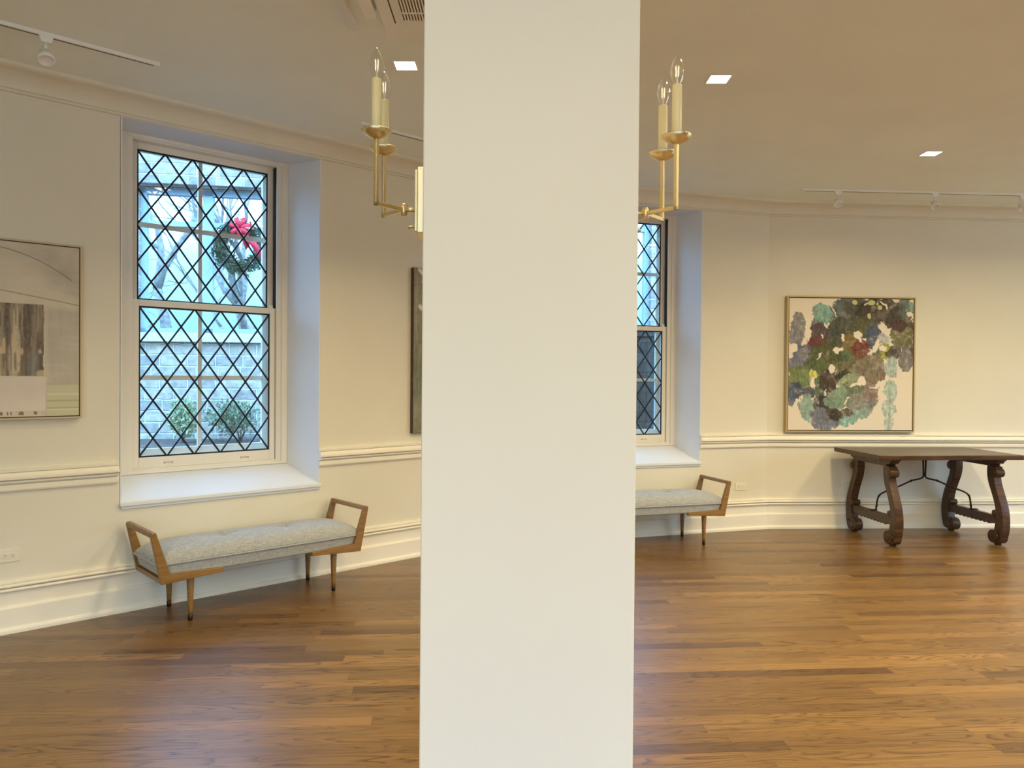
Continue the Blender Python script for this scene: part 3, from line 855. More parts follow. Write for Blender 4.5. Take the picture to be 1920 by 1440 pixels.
K = np.array([0.79, 0.70, 0.565]) / lin((224, 198, 164))
def floral(U, V):
    X = 150 + U * 1105; Y = 160 + V * 1175
    wx = (fbm(X / 60, Y / 60, 3) - 0.5) * 66 + (fbm(X / 16, Y / 16, 9, 2) - 0.5) * 30
    wy = (fbm(X / 60, Y / 60, 13) - 0.5) * 66 + (fbm(X / 16, Y / 16, 19, 2) - 0.5) * 30
    streak = fbm(X / 7, Y / 60, 57, 3); blot = fbm(X / 26, Y / 26, 63, 4)
    mott = fbm(X / 45, Y / 45, 31); fine = fbm(X / 12, Y / 22, 41, 3)
    C = np.ones(X.shape + (3,)) * lin((226, 200, 167))
    B = [(225,440,75,150,0,(126,117,108)),(215,560,60,60,0,(135,125,118)),(390,450,62,120,0,(104,102,88)),(510,300,55,85,10,(86,84,70)),(440,290,85,95,0,(124,152,128)),
         (640,260,125,115,0,(86,88,80)),(760,230,130,85,0,(80,72,58)),(960,270,235,125,0,(68,56,41)),(1110,330,110,110,0,(76,64,48)),(1185,240,75,85,0,(92,96,82)),(1240,220,18,50,0,(130,155,135)),
         (700,420,215,105,0,(80,74,52)),(560,490,95,120,0,(72,72,58)),(640,400,140,60,0,(82,76,60)),(830,430,120,80,0,(92,84,52)),(420,520,115,135,0,(86,68,62)),(385,590,75,75,0,(106,52,48)),(460,560,50,80,0,(100,70,50)),
         (290,690,130,110,0,(106,100,106)),(200,760,60,100,0,(112,108,112)),(900,490,72,115,0,(82,82,90)),(1160,470,115,140,0,(104,96,58)),(1120,400,85,50,0,(84,58,50)),(1230,390,40,50,0,(80,66,54)),
         (560,560,80,60,0,(90,84,62)),(690,560,62,95,0,(118,94,46)),(785,620,88,105,0,(110,55,36)),(800,690,50,40,0,(122,72,48)),(620,700,130,115,0,(102,96,58)),(630,670,50,50,0,(84,90,60)),(470,670,140,125,0,(84,82,48)),(380,760,110,80,0,(88,90,52)),
         (990,505,52,50,0,(186,176,160)),(1000,630,56,82,0,(150,140,48)),(1080,640,62,62,0,(78,66,58)),(940,650,40,60,0,(100,92,64)),(1195,690,75,120,0,(116,106,96)),(1245,620,20,60,0,(90,70,60)),
         (720,790,170,90,0,(110,98,66)),(880,780,140,115,0,(124,108,82)),(970,830,60,55,0,(132,106,84)),(860,870,90,90,0,(128,108,82)),(240,860,100,105,0,(108,112,62)),(300,880,60,80,0,(112,118,72)),(360,840,42,60,0,(198,182,92)),
         (205,985,95,75,0,(72,76,84)),(330,1010,62,60,0,(76,74,76)),(170,1060,40,60,0,(90,96,105)),(440,950,60,130,0,(92,98,70)),(500,890,85,105,0,(72,56,42)),(630,850,75,38,-12,(60,56,42)),(680,890,115,52,-20,(138,138,100)),
         (315,1140,72,125,0,(130,146,124)),(440,1120,60,120,0,(92,90,80)),(510,1150,85,150,-25,(68,55,42)),(570,1240,60,75,0,(66,54,42)),(680,1190,90,45,0,(84,72,54)),
         (800,1050,150,135,0,(124,114,98)),(880,990,68,75,0,(136,110,94)),(720,960,110,45,0,(108,112,78)),(580,1060,120,95,0,(118,130,104)),(620,1010,80,60,0,(126,136,106)),
         (430,1230,72,105,0,(112,107,108)),(500,1295,110,50,0,(122,118,116)),(645,1270,52,48,0,(130,160,138)),(725,1250,36,38,0,(118,150,124)),(790,1190,62,50,0,(140,152,130)),(850,1140,60,45,0,(140,140,120)),
         (1070,770,52,95,0,(160,168,148)),(1055,985,60,98,0,(166,172,148)),(1040,1140,62,70,0,(176,176,150)),(1050,1275,42,75,0,(182,178,152))]
    for cx, cy, rx, ry, rot, c in B:
        a = radians(rot); dx, dy = X + wx - cx, Y + wy - cy
        e = ((dx * cos(a) + dy * sin(a)) / rx) ** 2 + ((-dx * sin(a) + dy * cos(a)) / ry) ** 2
        m = np.clip((1.0 - e) / 0.10, 0, 1) * (0.80 + 0.20 * np.clip(mott * 2 - 0.3, 0, 1))
        edge = np.clip((1.0 - e) / 0.35, 0, 1)
        cc = lin(c) * (0.62 + 0.55 * mott + 0.6 * (fine - 0.5) + 0.7 * (streak - 0.5) + 0.55 * (blot - 0.5) + 0.12 * edge)[..., None]
        m = m * (1 - 0.35 * np.clip(blot * 3 - 1.75, 0, 1))
        C = C * (1 - m[..., None]) + cc * m[..., None]
    st = np.exp(-((X - 1050 + wx * 0.3) / 7) ** 2) * (Y > 880) * np.clip(fine * 2 - 0.4, 0, 1)
    C = C * (1 - 0.7 * st[..., None]) + lin((104, 108, 88)) * 0.7 * st[..., None]
    Wt = [(760,480,46,34,0),(770,520,14,40,-20),(628,512,18,32,0),(590,618,48,22,-10),(575,640,20,22,0),(530,790,27,44,-10),(795,890,30,46,20),(740,925,60,12,-15),(920,590,28,52,15),(985,600,30,30,0),(940,550,14,40,0),(980,415,12,58,0),(985,200,40,10,30),(1005,230,8,28,0),(830,205,22,9,-30),(365,915,22,52,0),(425,680,8,42,25),(680,1045,20,9,-20),(545,275,7,60,-22),(445,500,7,22,0),(905,950,30,6,0),(470,1000,6,30,30),(325,490,22,60,0),(315,400,24,80,0),(195,600,38,42,0),(1215,290,28,28,0),(820,905,22,34,0),(660,1085,8,30,25)]
    for cx, cy, rx, ry, rot in Wt:
        a = radians(rot); dx, dy = X + wx * 0.5 - cx, Y + wy * 0.5 - cy
        e = ((dx * cos(a) + dy * sin(a)) / rx) ** 2 + ((-dx * sin(a) + dy * cos(a)) / ry) ** 2
        m = np.clip((1.0 - e) / 0.25, 0, 1)[..., None]
        C = C * (1 - m) + lin((228, 204, 172)) * m
    for cx, cy, rx, ry in [(727,195,24,22),(860,312,18,26),(952,237,20,20),(930,205,11,13),(875,195,35,24)]:
        e = ((X + wx * .2 - cx) / rx) ** 2 + ((Y + wy * .2 - cy) / ry) ** 2
        m = np.clip((1.0 - e) / 0.25, 0, 1)[..., None]
        C = C * (1 - m) + lin((192, 178, 112)) * m
    return np.clip(C * K, 0.01, 0.95)

KL = np.array([0.80, 0.715, 0.58]) / lin((200, 182, 148))
def landscape(U, V):
    wx = (fbm(U * 9, V * 9, 5) - 0.5)
    f = fbm(U * 6, V * 6, 8); g = fbm(U * 60, V * 7, 18, 3); hz = fbm(U * 8, V * 40, 28, 3)
    C = np.ones(U.shape + (3,)) * lin((188, 171, 136)) * (0.93 + 0.14 * f)[..., None]
    def put(m, c):
        nonlocal C
        m = np.clip(m, 0, 1)[..., None]; C = C * (1 - m) + lin(c) * m
    sm = lambda x, w: np.clip(0.5 + x / w, 0, 1)
    put(sm(0.20 + 0.75 * (U - 0.80) + 0.10 * wx - V, 0.10) * sm(U - 0.76, 0.22) * np.clip(f * 2.0 - 0.35, 0, 1) * 0.8, (148, 136, 112))
    put(sm(0.08 + 0.05 * wx - V, 0.06) * np.clip(f * 2 - 0.5, 0, 1) * 0.55, (162, 150, 122))
    put(sm(V - 0.37 - 0.02 * wx, 0.03) * sm(U - 0.82, 0.05) * (0.5 + 0.5 * g), (160, 147, 120))
    put(sm(V - 0.37 - 0.02 * wx, 0.03) * sm(0.30 - U, 0.05) * (0.5 + 0.5 * g), (166, 152, 124))
    put(np.clip(hz * 2 - 0.9, 0, 1) * 0.25, (206, 190, 158))
    # curved pencil lines
    a1 = 0.035 + 0.78 * np.maximum(0, U - 0.56) ** 2 + 0.10 * np.maximum(0, U - 0.60)
    put(np.exp(-((V - a1) / 0.0026) ** 2) * (U < 0.96) * 0.85, (104, 78, 52))
    a2 = 0.275 + 0.16 * (U - 0.58) + 0.004 * wx
    put(np.exp(-((V - a2) / 0.0026) ** 2) * 0.8, (112, 80, 56))
    # striped block
    blk = (U > 0.27) * (U < 0.815 + 0.012 * wx) * (V > 0.352 + 0.01 * wx) * (V < 0.765)
    uu = U + 0.006 * (fbm(U * 20, V * 12, 66) - 0.5)
    sp = vnoise(uu * 46, V * 1.2, 77); s2 = vnoise(uu * 120, V * 9, 78); s3 = vnoise(uu * 34, V * 16, 79); tex = fbm(U * 90, V * 70, 80, 3)
    put(blk * 0.92, (136, 119, 92))
    put(blk * sm(sp - 0.60, 0.12) * (0.35 + 0.65 * tex), (72, 60, 46)); put(blk * sm(0.32 - sp, 0.12) * 0.8, (184, 162, 122))
    put(blk * sm(s2 - 0.66, 0.15) * 0.7, (92, 82, 66)); put(blk * sm(s2 - 0.10, -0.1) * 0.5, (176, 152, 112))
    put(blk * sm(s3 - 0.84, 0.08) * 0.65, (196, 168, 116)); put(blk * sm(0.10 - s3, 0.06) * 0.5, (128, 84, 62))
    put(blk * sm(U - 0.73, 0.01) * sm(0.79 - U, 0.01) * sm(V - 0.63, 0.02) * 0.5 * (0.5 + tex), (118, 116, 104))
    put(blk * np.clip(tex * 3 - 1.8, 0, 1) * 0.5, (98, 84, 64))
    # pale block below
    pb = (U > 0.24) * (U < 0.825 + 0.01 * wx) * (V > 0.772 + 0.01 * wx) * (V < 0.968)
    put(pb * 0.95, (196, 178, 150)); put(pb * np.clip(f * 2 - 0.9, 0, 1) * 0.6, (178, 164, 136))
    put((V > 0.972) * (V < 0.99) * (U < 0.78) * (g > 0.42) * 0.8, (96, 70, 48))
    gb = (U > 0.832) * (V > 0.81)
    put(gb * (0.75 + 0.25 * hz), (180, 170, 126))
    for v, c in ((0.812, (156, 146, 110)), (0.872, (198, 188, 148)), (0.91, (150, 134, 92)), (0.953, (152, 134, 94)), (0.962, (194, 184, 144))):
        put(gb * np.exp(-((V - v) / 0.004) ** 2) * 0.8, c)
    return np.clip(C * KL, 0.01, 0.95)

def mossy(U, V):
    f = fbm(U * 5, V * 14, 51); g = fbm(U * 14, V * 40, 52); st = fbm(U * 30, V * 6, 53)
    C = np.ones(U.shape + (3,)) * lin((128, 118, 88))
    def put(m, c):
        nonlocal C
        m = np.clip(m, 0, 1)[..., None]; C = C * (1 - m) + lin(c) * m
    put(np.clip((V - 0.25) * 2.2, 0, 0.8) * np.clip(f * 2, 0.3, 1), (92, 92, 66))
    put(np.clip(st * 3 - 1.6, 0, 1) * 0.6, (150, 142, 116)); put(np.clip(g * 3 - 1.7, 0, 1) * 0.6, (74, 72, 54))
    for k in range(34):
        cx = 0.16 + 0.80 * ((k * 0.381966) % 1); cy = 0.01 + 0.26 * ((k * 0.7548) % 1)
        e = ((U - cx) / 0.055) ** 2 + ((V - cy) / 0.014) ** 2
        put(np.clip(1.4 - e, 0, 1) * 0.8, (206, 196, 168))
    return np.clip(C * KL, 0.01, 0.95)

# floral abstract above the table
pf = empty('painting', FF.M(3.79, 0, 1.0), 'square abstract of green and rust leaf shapes on cream above the carved table', 'painting')
PW, PH = 1.31, 1.345
ZB = 1.5 - (811 - 708.6) / 1440 * 7.62
pf.matrix_world = FF.M(3.815, 0, ZB)
frame_mesh(PW, PH, 0.014, -0.052, -0.002).build('frame', GOLDFRAME, pf, bevel=0.001)
mb = MB(); mb.box(-PW / 2 + 0.014, PW / 2 - 0.014, -0.018, -0.004, 0.014, PH - 0.014); mb.build('shadow_gap', DARKFRAME, pf)
c = canvas(pf, PW - 0.044, PH - 0.044, floral, 270, 280, -0.045); c.location = (0, 0, 0.022)

pl = empty('painting', FL.M(0.709, 0, 1.222), 'muted beige abstract with a block of brown stripes, partly outside the left edge', 'painting')
QW = 1.02
frame_mesh(QW, 1.028, 0.010, -0.045, -0.002).build('frame', PALEFRAME, pl, bevel=0.001)
mb = MB(); mb.box(-QW / 2 + 0.010, QW / 2 - 0.010, -0.041, -0.004, 0.010, 1.018); mb.build('dark_lip', DARKFRAME, pl)
c = canvas(pl, QW - 0.032, 1.028 - 0.032, landscape, 300, 260, -0.0425); c.location = (0, 0, 0.016)

ps = empty('painting', FL.M(3.638 + 0.17, 0, 1.02), 'tall narrow grey-green canvas with pale blossoms, half hidden by the column', 'painting')
c = canvas(ps, 0.34, 1.345, mossy, 80, 240, -0.040)
mb = MB(); mb.box(-0.17, 0.17, -0.0195, -0.002, 0.0, 1.345); mb.build('stretcher_frame', DARKFRAME, ps)
frame_mesh(0.346, 1.351, 0.003, -0.038, -0.002).build('frame', TABLEWOOD, ps, loc=(0, 0, -0.003))

# ------------------------------------------------------------------ outlets
def make_outlet(label):
    root = empty('wall_outlet', None, label, 'outlet', 'electrical outlets')
    mb = MB(); mb.box(-0.0585, 0.0585, -0.007, 0.0, -0.036, 0.036); mb.build('cover_plate', PLASTIC, root, bevel=0.0025)
    mb = MB(); mb.box(-0.034, 0.034, -0.009, -0.006, -0.0165, 0.0165); rc = mb.build('receptacle', PLASTIC, root, bevel=0.001)
    for s in (-1, 1):
        mb = MB()
        mb.box(s * 0.018 - 0.006, s * 0.018 + 0.002, -0.0095, -0.0088, 0.0048, 0.0072); mb.build('slot', SLOT, rc)
        mb = MB(); mb.box(s * 0.018 - 0.006, s * 0.018 + 0.002, -0.0095, -0.0088, -0.0072, -0.0048); mb.build('slot', SLOT, rc)
        mb = MB(); mb.box(s * 0.018 + 0.005, s * 0.018 + 0.009, -0.0095, -0.0088, -0.002, 0.002); mb.build('ground_hole', SLOT, rc)
    return root
o1 = make_outlet('ivory electrical outlet low on the wall at the left edge, under the striped painting')
o1.matrix_world = FL.M(0.853, 0, 0.44)
for F, s, z, lb in ((FM, 4.455, 0.425, 'ivory electrical outlet beside the arm of the bench near the table'), (FF, 3.80, 0.445, 'ivory electrical outlet in shadow behind the carved table legs')):
    o = copy_tree(o1); o['label'] = lb; o.matrix_world = F.M(s, 0, z)

# ------------------------------------------------------------------ ceiling fittings
def recessed(x, y, label, base=[None]):
    if base[0] is None:
        r = empty('recessed_light', None, None, 'ceiling light', 'square recessed ceiling lights')
        mb = MB(); a, b = 0.066, 0.057
        for (x0, x1, y0, y1) in ((-a, -b, -a, a), (b, a, -a, a), (-b, b, -a, -b), (-b, b, b, a)): mb.box(x0, x1, y0, y1, -0.004, 0.0)
        mb.build('trim_ring', WHITEMETAL, r)
        mb = MB(); mb.box(-b, b, -b, b, -0.003, -0.0005); mb.build('lens', LENS, r)
        base[0] = r
    else:
        r = copy_tree(base[0])
    r['label'] = label; r.location = (x, y, H)
    return r
LAMP_COL = (1.0, 0.82, 0.48)
def lamp(x, y, watts, spread=128):
    ld = bpy.data.lights.new('downlight_beam', 'AREA'); ld.shape = 'SQUARE'; ld.size = 0.11
    ld.energy = watts; ld.color = LAMP_COL; ld.spread = radians(spread)
    lo = bpy.data.objects.new('downlight_beam', ld); COL.objects.link(lo); lo.location = (x, y, H - 0.006)
for x, y, w, sp, lb in ((-0.606, 4.30, 15, 128, 'lit square recessed ceiling light left of the column, beside the candle bulbs'),
                 (1.18, 4.458, 25, 150, 'lit square recessed ceiling light just right of the right-hand sconce'),
                 (3.19, 5.894, 22, 160, 'lit square recessed ceiling light nearest the floral painting and its spotlight track')):
    recessed(x, y, lb); lamp(x, y, w, sp)
recessed(3.24, 4.42, 'lit square recessed ceiling light just past the upper right edge of the view'); lamp(3.24, 4.42, 32, 150)
for x, y, w in ((5.1, 4.4, 34), (5.2, 5.9, 24), (3.2, 2.4, 30), (5.1, 2.4, 32), (3.2, 0.5, 32), (5.1, 0.5, 32), (3.2, -1.4, 32), (5.1, -1.4, 32)):
    lamp(x, y, w, 155)
for x, y, w in ((-0.35, 2.4, 14), (1.3, 2.4, 14), (-2.4, 1.2, 15), (-4.2, -0.5, 14), (-2.2, -1.2, 20)):
    lamp(x, y, w, 135)
for x, y, w in ((-0.9, 0.0, 10), (1.0, 0.0, 10), (-0.35, -1.4, 14), (1.3, -1.4, 14)):  # unseen lamps without fittings, added with wide spread to light the column front
    lamp(x, y, w, 168)

def make_track(F, n, s0, s1, heads, label):
    root = empty('track_light', F.M(s0, n, H), label, 'track light', 'white track lights on the ceiling')
    Ln = s1 - s0
    mb = MB(); mb.box(0, Ln, -0.0175, 0.0175, -0.020, 0); mb.build('track_rail', WHITEMETAL, root, bevel=0.002)
    mb = MB(); mb.box(0.03, Ln - 0.03, -0.006, 0.006, -0.0207, -0.0198); mb.build('rail_slot', VENTDARK, root)
    for h in heads:
        x = h - s0
        mb = MB(); mb.hexa([(x - 0.022, -0.013, -0.050), (x + 0.022, -0.013, -0.050), (x + 0.022, 0.013, -0.050), (x - 0.022, 0.013, -0.050)], [(x - 0.032, -0.016, -0.020), (x + 0.032, -0.016, -0.020), (x + 0.032, 0.016, -0.020), (x - 0.032, 0.016, -0.020)])
        mb.tube([(x, 0, -0.05), (x, 0, -0.095)], 0.0085, 10)
        R = Matrix.Translation((x, 0.0, -0.118)) @ Matrix.Rotation(radians(-28), 4, 'X')
        mb.lathe([(0.020, 0.030), (0.028, 0.026), (0.030, 0.0), (0.040, -0.006), (0.040, -0.030), (0.034, -0.031), (0.030, -0.014), (0.004, -0.012)], 20, R)
        mb.build('spot_head', WHITEMETAL, root)
    return root
make_track(FL, 4.505 - 5.18, -1.1, 1.452, [-0.1, 0.902], 'white ceiling track light with a spot head at the upper left, above the striped painting')
make_track(FL, 4.585 - 5.18, 2.79, 3.75, [3.60], 'short white ceiling track light disappearing behind the column, level with the left sconce')
make_track(FF, 6.85 - 7.435, 3.05, 5.75, [3.39, 4.31, 5.155], 'long white ceiling track light with three small spot heads, above the floral painting')

# ceiling air conditioner and the two white housings next to it
ac = empty('ceiling_air_conditioner', Matrix.Translation((-0.22, 3.46, H)), 'white square ceiling air conditioner with slatted grille, top edge beside the column', 'air conditioner')
mb = MB(); mb.box(-0.42, 0.42, -0.42, 0.42, -0.030, 0); mb.build('cover_panel', WHITEMETAL, ac, bevel=0.008)
mb = MB(); mb.box(-0.315, 0.315, -0.30, 0.225, -0.034, -0.029); gr = mb.build('grille_bed', VENTDARK, ac)
mb = MB()
for k in range(46):
    x = -0.312 + 0.624 * k / 45
    mb.box(x - 0.0035, x + 0.0035, -0.30, 0.225, -0.040, -0.033)
for y in (-0.302, -0.04, 0.14, 0.222): mb.box(-0.318, 0.318, y - 0.004, y + 0.004, -0.041, -0.033)
mb.box(-0.320, -0.312, -0.30, 0.225, -0.041, -0.033); mb.box(0.312, 0.320, -0.30, 0.225, -0.041, -0.033)
mb.build('grille', WHITEMETAL, ac)
for (x0, x1, y0, y1) in ((-0.358, -0.352, -0.28, 0.26), (0.352, 0.358, -0.28, 0.26)):
    mb = MB(); mb.box(x0, x1, y0, y1, -0.0308, -0.029); mb.build('louver_slit', SLOT, ac)
for (x0, x1, y0, y1) in ((-0.34, 0.34, 0.325, 0.375), (-0.34, 0.34, -0.375, -0.325)):
    mb = MB(); mb.box(x0, x1, y0, y1, -0.034, -0.029); mb.build('louver_flap', WHITEMETAL, ac, bevel=0.002)
mb = MB(); mb.box(-0.705, -0.655, 2.6, 3.64, H - 0.05, H); 
tag(mb.build('cable_housing', WHITEMETAL, None, bevel=0.003), 'slim boxed white housing on the ceiling against the air conditioner', 'ceiling housing', None)
mb = MB(); mb.box(-0.815, -0.773, 2.6, 3.80, H - 0.035, H)
tag(mb.build('ceiling_rail', REVEAL, None, bevel=0.003), 'bright white rail on the ceiling, leftmost beside the air conditioner', 'ceiling rail', None)

# ------------------------------------------------------------------ outside
FE = Frame(81.0, 11.57)
GZ = 0.55
def ext_wall():
    root = empty('stone_building', FE.M(), 'pale ashlar stone building with grey blue windows, outside beyond the leaded panes', 'building')
    holes = [(-3.53, -1.55, 2.06, 4.12), (2.05, 4.03, 2.06, 4.3)]
    mb = MB(); cur = -5.6; T0, T1, TOP = 0, 0.45, 5.0
    for (a, b, z0, z1) in holes:
        mb.box(cur, a, T0, T1, GZ, TOP); mb.box(a, b, T0, T1, GZ, z0); mb.box(a, b, T0, T1, z1, TOP); cur = b
    mb.box(cur, 8.0, T0, T1, GZ, TOP)
    mb.build('stone_wall', STONE, root)
    for (a, b, z0, z1) in holes:
        mb = MB(); mb.box(a - 0.15, b + 0.15, -0.10, 0.3, z0 - 0.13, z0); mb.build('stone_sill', LEDGE, root, bevel=0.01)
        mb = MB(); mb.box(a - 0.1, b + 0.1, -0.05, 0.0, z1, z1 + 0.05); mb.build('drip_moulding', BRICK, root)
        mb = MB(); w = 0.075; c = (a + b) / 2 + (0.10 if a < 0 else 0.72)
        if a < 0: c = -2.62
        y0, y1 = 0.12, 0.22
        mb.box(a, a + w, y0, y1, z0, z1); mb.box(b - w, b, y0, y1, z0, z1); mb.box(c - 0.07, c + 0.07, y0, y1, z0, z1)
        mb.box(a, b, y0, y1, z0, z0 + w); mb.box(a, b, y0, y1, z1 - w, z1)
        mb.box(a, b, y0 + .01, y1, z1 - 0.52, z1 - 0.45)
        fr = mb.build('window_frame', BLUEFRAME, root)
        mb = MB(); mb.box(a, b, 0.165, 0.170, z0, z1); mb.build('pane', PANE, fr)
    return root
ext_wall()
mb = MB(); mb.box(1.2, 5.0, 0, 0.35, GZ, 2.02); mb.box(1.15, 5.0, -0.03, 0.38, 2.02, 2.08)
tag(mb.build('garden_wall', BRICK, M=Frame(76, 9.35).M()), 'low dark brick wall outside the right-hand window', 'wall')
# soil: a sheet outside the room only
mb = MB()
so = [FL.P(L0, 0.52), FL.P(sLM + .5 * mLM, 0.52), FM.P(sMF + .5 * mMF, 0.52), FF.P(R1, 0.52), Vector((12, 30, 0)), Vector((-22, 30, 0)), Vector((-16, 3, 0))]
mb.prism([(p.x, p.y) for p in so], lambda u, v, w: (u, v, w), GZ - 0.2, GZ)
tag(mb.build('garden_soil', SOIL), 'bare dark soil of the garden bed under the leaded window', 'soil', kind='stuff')

def leaf_cloud(mb, cx, cy, cz, rx, ry, rz, n, size, rnd, flat=0.4):
    for _ in range(n):
        while True:
            p = Vector((rnd.uniform(-1, 1), rnd.uniform(-1, 1), rnd.uniform(-1, 1)))
            if 0.25 < p.length < 1: break
        c = Vector((cx + p.x * rx, cy + p.y * ry, cz + p.z * rz))
        d = Vector((rnd.gauss(0, 1), rnd.gauss(0, 1), rnd.gauss(0.5, 1))).normalized(); s = d.cross(Vector((rnd.gauss(0, 1), rnd.gauss(0, 1), rnd.gauss(0, 1)))).normalized()
        l = size * rnd.uniform(0.7, 1.3); w = l * flat
        u = s.cross(d) * (w * 0.25)
        mb.add([c, c + d * l * 0.5 + s * w * 0.5 + u, c + d * l, c + d * l * 0.5 - s * w * 0.5 + u], [(0, 1, 2), (0, 2, 3)])
def shrub(px, Z, w, h, mat, label, seed):
    rnd = random.Random(seed)
    X = (px - 960) / 1440 * Z
    root = empty('shrub', Matrix.Translation((X, Z, GZ)), label, 'shrub', 'shrubs in the garden bed')
    mb = MB()
    for k in range(6):
        a = rnd.uniform(0, 2 * pi); mb.tube([(0, 0, 0), (cos(a) * w * .15, sin(a) * w * .15, h * .4), (cos(a) * w * .3, sin(a) * w * .3, h * .8)], [0.012, 0.008, 0.004], 5)
    mb.build('stems', BARK, root)
    mb = MB()
    for k in range(5):
        leaf_cloud(mb, rnd.uniform(-w * .28, w * .28), rnd.uniform(-w * .2, w * .2), h * rnd.uniform(.42, .62), w * .3, w * .28, h * .34, 240, 0.065, rnd)
    mb.build('foliage', mat, root)
shrub(343, 10.3, 0.42, 0.66, LEAF2, 'pale green leafy shrub against the stone wall, left of the window bar', 1)
shrub(450, 10.5, 0.78, 0.62, LEAF, 'wider dark green shrub against the stone wall, right of the window bar', 2)

# wreath hanging on the stone building's window
rnd = random.Random(5)
wz = 1.5 + (701 - 463) / 1440 * 10.7
Zw = (11.57 - 0.12) / (0.988 + 0.156 * (960 - 449) / 1440)
wr = empty('wreath', Matrix.Translation(((449 - 960) / 1440 * Zw, Zw, 1.5 + (699.7 - 466) / 1440 * Zw)) @ Matrix.Rotation(FE.th, 4, 'Z'), 'green fir wreath with a red bow hanging on the window of the stone building', 'wreath')
mb = MB()
for k in range(1900):
    a = rnd.uniform(0, 2 * pi); r = 0.285 + rnd.gauss(0, 0.035); rr = rnd.uniform(0, 2 * pi); q = 0.07 * sqrt(rnd.random())
    c = Vector(((r + q * cos(rr)) * cos(a), q * sin(rr), (r + q * cos(rr)) * sin(a)))
    d = (Vector((-sin(a), 0, cos(a))) * 0.7 + Vector((rnd.gauss(0, .6), rnd.gauss(0, .6), rnd.gauss(0, .6)))).normalized()
    s = d.cross(Vector((rnd.gauss(0, 1), rnd.gauss(0, 1), rnd.gauss(0, 1)))).normalized()
    l = 0.10; w = 0.012
    mb.add([c - d * l / 2, c + s * w, c + d * l / 2, c - s * w], [(0, 1, 2, 3)])
mb.build('fir_ring', NEEDLE, wr)
mb = MB(); BX, BZ = 0.02, 0.27
for k in range(7):
    a = k * 2 * pi / 7 + 0.2
    ax = Vector((cos(a), 0, sin(a))); side = Vector((-sin(a), 0, cos(a)))
    c0 = Vector((BX, -0.09, BZ)); pts = []
    for i in range(9):
        t = i / 8; th = t * 2 * pi
        pts.append(c0 + ax * (0.075 * (1 - cos(th))) + Vector((0, -0.045 * sin(th) - 0.01, 0)))
    vs = []
    for p in pts: vs += [p + side * 0.032, p - side * 0.032]
    mb.add(vs, [(2 * i, 2 * i + 1, 2 * i + 3, 2 * i + 2) for i in range(8)], True)
bow = mb.build('bow', RIBBON, wr)
sd = bow.modifiers.new('thick', 'SOLIDIFY'); sd.thickness = 0.003
mb = MB()
for (x, z, x2, z2) in ((0.05, 0.2, 0.30, -0.10), (0.03, 0.18, 0.12, 0.02)):
    d = Vector((x2 - x, 0, z2 - z)).normalized(); s = Vector((d.z, 0, -d.x)) * 0.045
    a, b = Vector((x, -0.11, z)), Vector((x2, -0.12, z2)); mid = (a + b) / 2 + Vector((0.02, -0.03, 0.01))
    vs = [a + s * .6, a - s * .6, mid + s, mid - s, b + s + d * 0.05, b - s]
    mb.add(vs, [(0, 1, 3, 2), (2, 3, 5, 4)], True)
tl = mb.build('ribbon_tail', RIBBON, wr)
sd = tl.modifiers.new('thick', 'SOLIDIFY'); sd.thickness = 0.003

# bare winter trees seen through the far window
def tree(x, y, h, seed, label):
    rnd = random.Random(seed)
    root = empty('bare_tree', Matrix.Translation((x, y, GZ)), label, 'tree', 'bare trees beyond the stone building')
    tr = MB(); br = MB()
    def grow(p, d, l, r, depth, mb):
        pts = [p]; rs = [r]
        for i in range(4):
            d = (d + Vector((rnd.gauss(0, .13), rnd.gauss(0, .13), rnd.gauss(0.03, .08)))).normalized()
            p = p + d * l / 4; pts.append(p); rs.append(r * (1 - 0.12 * (i + 1)))
        mb.tube(pts, rs, 7 if depth < 2 else 5)
        if depth >= 5: return
        for k in range(3 if depth < 4 else 2):
            a = rnd.uniform(0, 2 * pi); sp = rnd.uniform(0.35, 0.75)
            s = d.cross(Vector((cos(a), sin(a), 0.3))).normalized()
            q = pts[-1] if k else pts[rnd.choice((2, 3))]
            grow(q, (d + s * sp).normalized(), l * rnd.uniform(.62, .82), r * 0.52 * rnd.uniform(.8, 1.1), depth + 1, br)
    grow(Vector((0, 0, 0)), Vector((0, 0, 1)), h * 0.30, h * 0.019, 0, tr)
    tr.build('trunk', BARK, root); br.build('branches', BARK, root)
tree(-6.7, 15.6, 9.0, 11, 'bare tree at the left side of the far window view')
tree(-6.6, 20.5, 10.0, 12, 'bare tree farther back in the middle of the far window view')
tree(-4.9, 15.4, 8.0, 17, 'bare tree behind the wreath in the far window view')

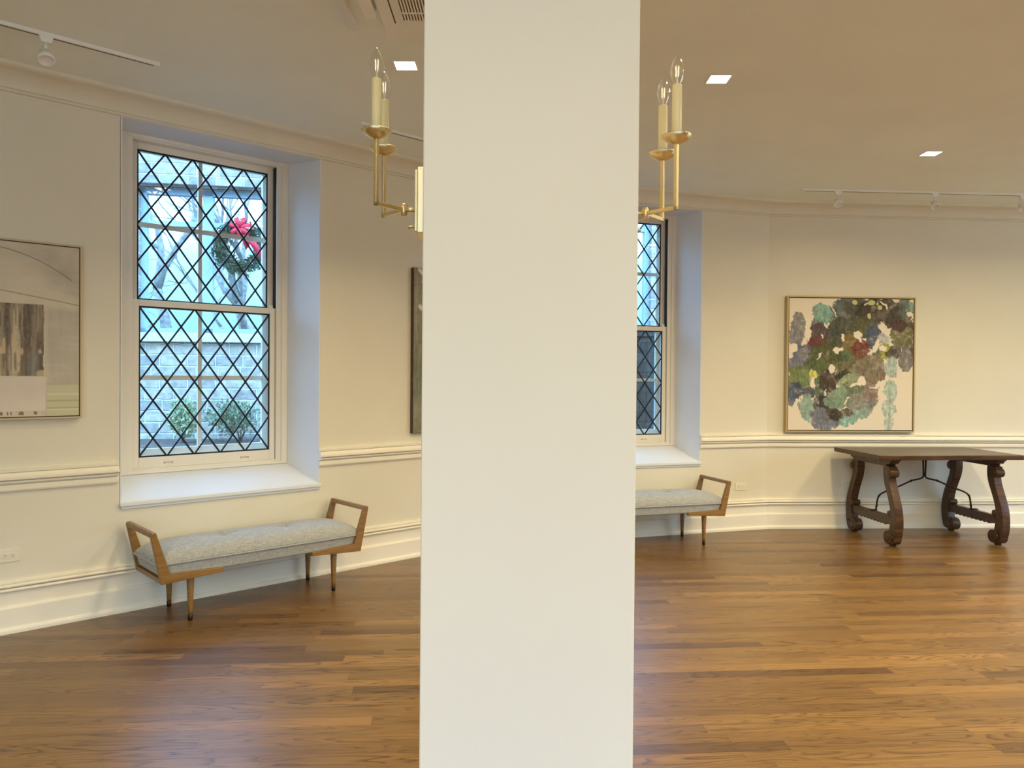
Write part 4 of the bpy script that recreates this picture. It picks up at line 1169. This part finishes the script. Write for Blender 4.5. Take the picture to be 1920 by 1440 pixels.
# ------------------------------------------------------------------ sky, camera
w = bpy.data.worlds.new('overcast'); S.world = w; w.use_nodes = True
nt = w.node_tree; bg = nt.nodes['Background']
tc = N(nt, 'ShaderNodeTexCoord'); sx = N(nt, 'ShaderNodeSeparateXYZ'); nt.links.new(tc.outputs['Generated'], sx.inputs[0])
r = ramp(nt, [(0.0, (0.14, 0.26, 0.36)), (0.49, (0.18, 0.42, 0.60)), (0.53, (0.24, 0.66, 0.80)), (0.57, (0.45, 1.05, 1.45)), (0.63, (1.9, 3.5, 5.8)), (0.78, (1.6, 3.1, 5.4)), (1.0, (0.9, 1.9, 3.3))])
mr = N(nt, 'ShaderNodeMapRange'); mr.inputs['From Min'].default_value = -1; nt.links.new(sx.outputs['Z'], mr.inputs['Value'])
nt.links.new(mr.outputs['Result'], r.inputs['Fac']); nt.links.new(r.outputs['Color'], bg.inputs['Color'])
bg.inputs['Strength'].default_value = 1.9
# daylight guides for the two leaded windows (they only steer sampling of the sky)
for F, c in ((FL, WC_L), (FM, WC_M)):
    ld = bpy.data.lights.new('sky_portal', 'AREA'); ld.shape = 'RECTANGLE'; ld.size = 1.0; ld.size_y = 2.2
    ld.cycles.is_portal = True
    lo = bpy.data.objects.new('sky_portal', ld); COL.objects.link(lo)
    lo.matrix_world = F.M(c, 0.53, 1.95) @ Matrix.Rotation(radians(-90), 4, 'X')

cam = bpy.data.cameras.new('camera'); cam.sensor_width = 36; cam.lens = 27.0; cam.clip_start = 0.05
co = bpy.data.objects.new('camera', cam); COL.objects.link(co)
co.matrix_world = Matrix.Translation((0, 0, CAM_H)) @ Matrix.Rotation(pi / 2 - math.atan(17 / 1440), 4, 'X') @ Matrix.Rotation(0.008, 4, 'Z')
S.camera = co
S.view_settings.view_transform = 'Standard'; S.view_settings.look = 'None'
S.view_settings.exposure = 0.2; S.view_settings.gamma = 1.0; S.view_settings.use_curve_mapping = False
S.cycles.use_denoising = True
S.cycles.max_bounces = 8; S.cycles.diffuse_bounces = 5; S.cycles.adaptive_threshold = 0.02; S.cycles.transparent_max_bounces = 24
S.cycles.sample_clamp_indirect = 6.0
S.cycles.caustics_reflective = False; S.cycles.caustics_refractive = False
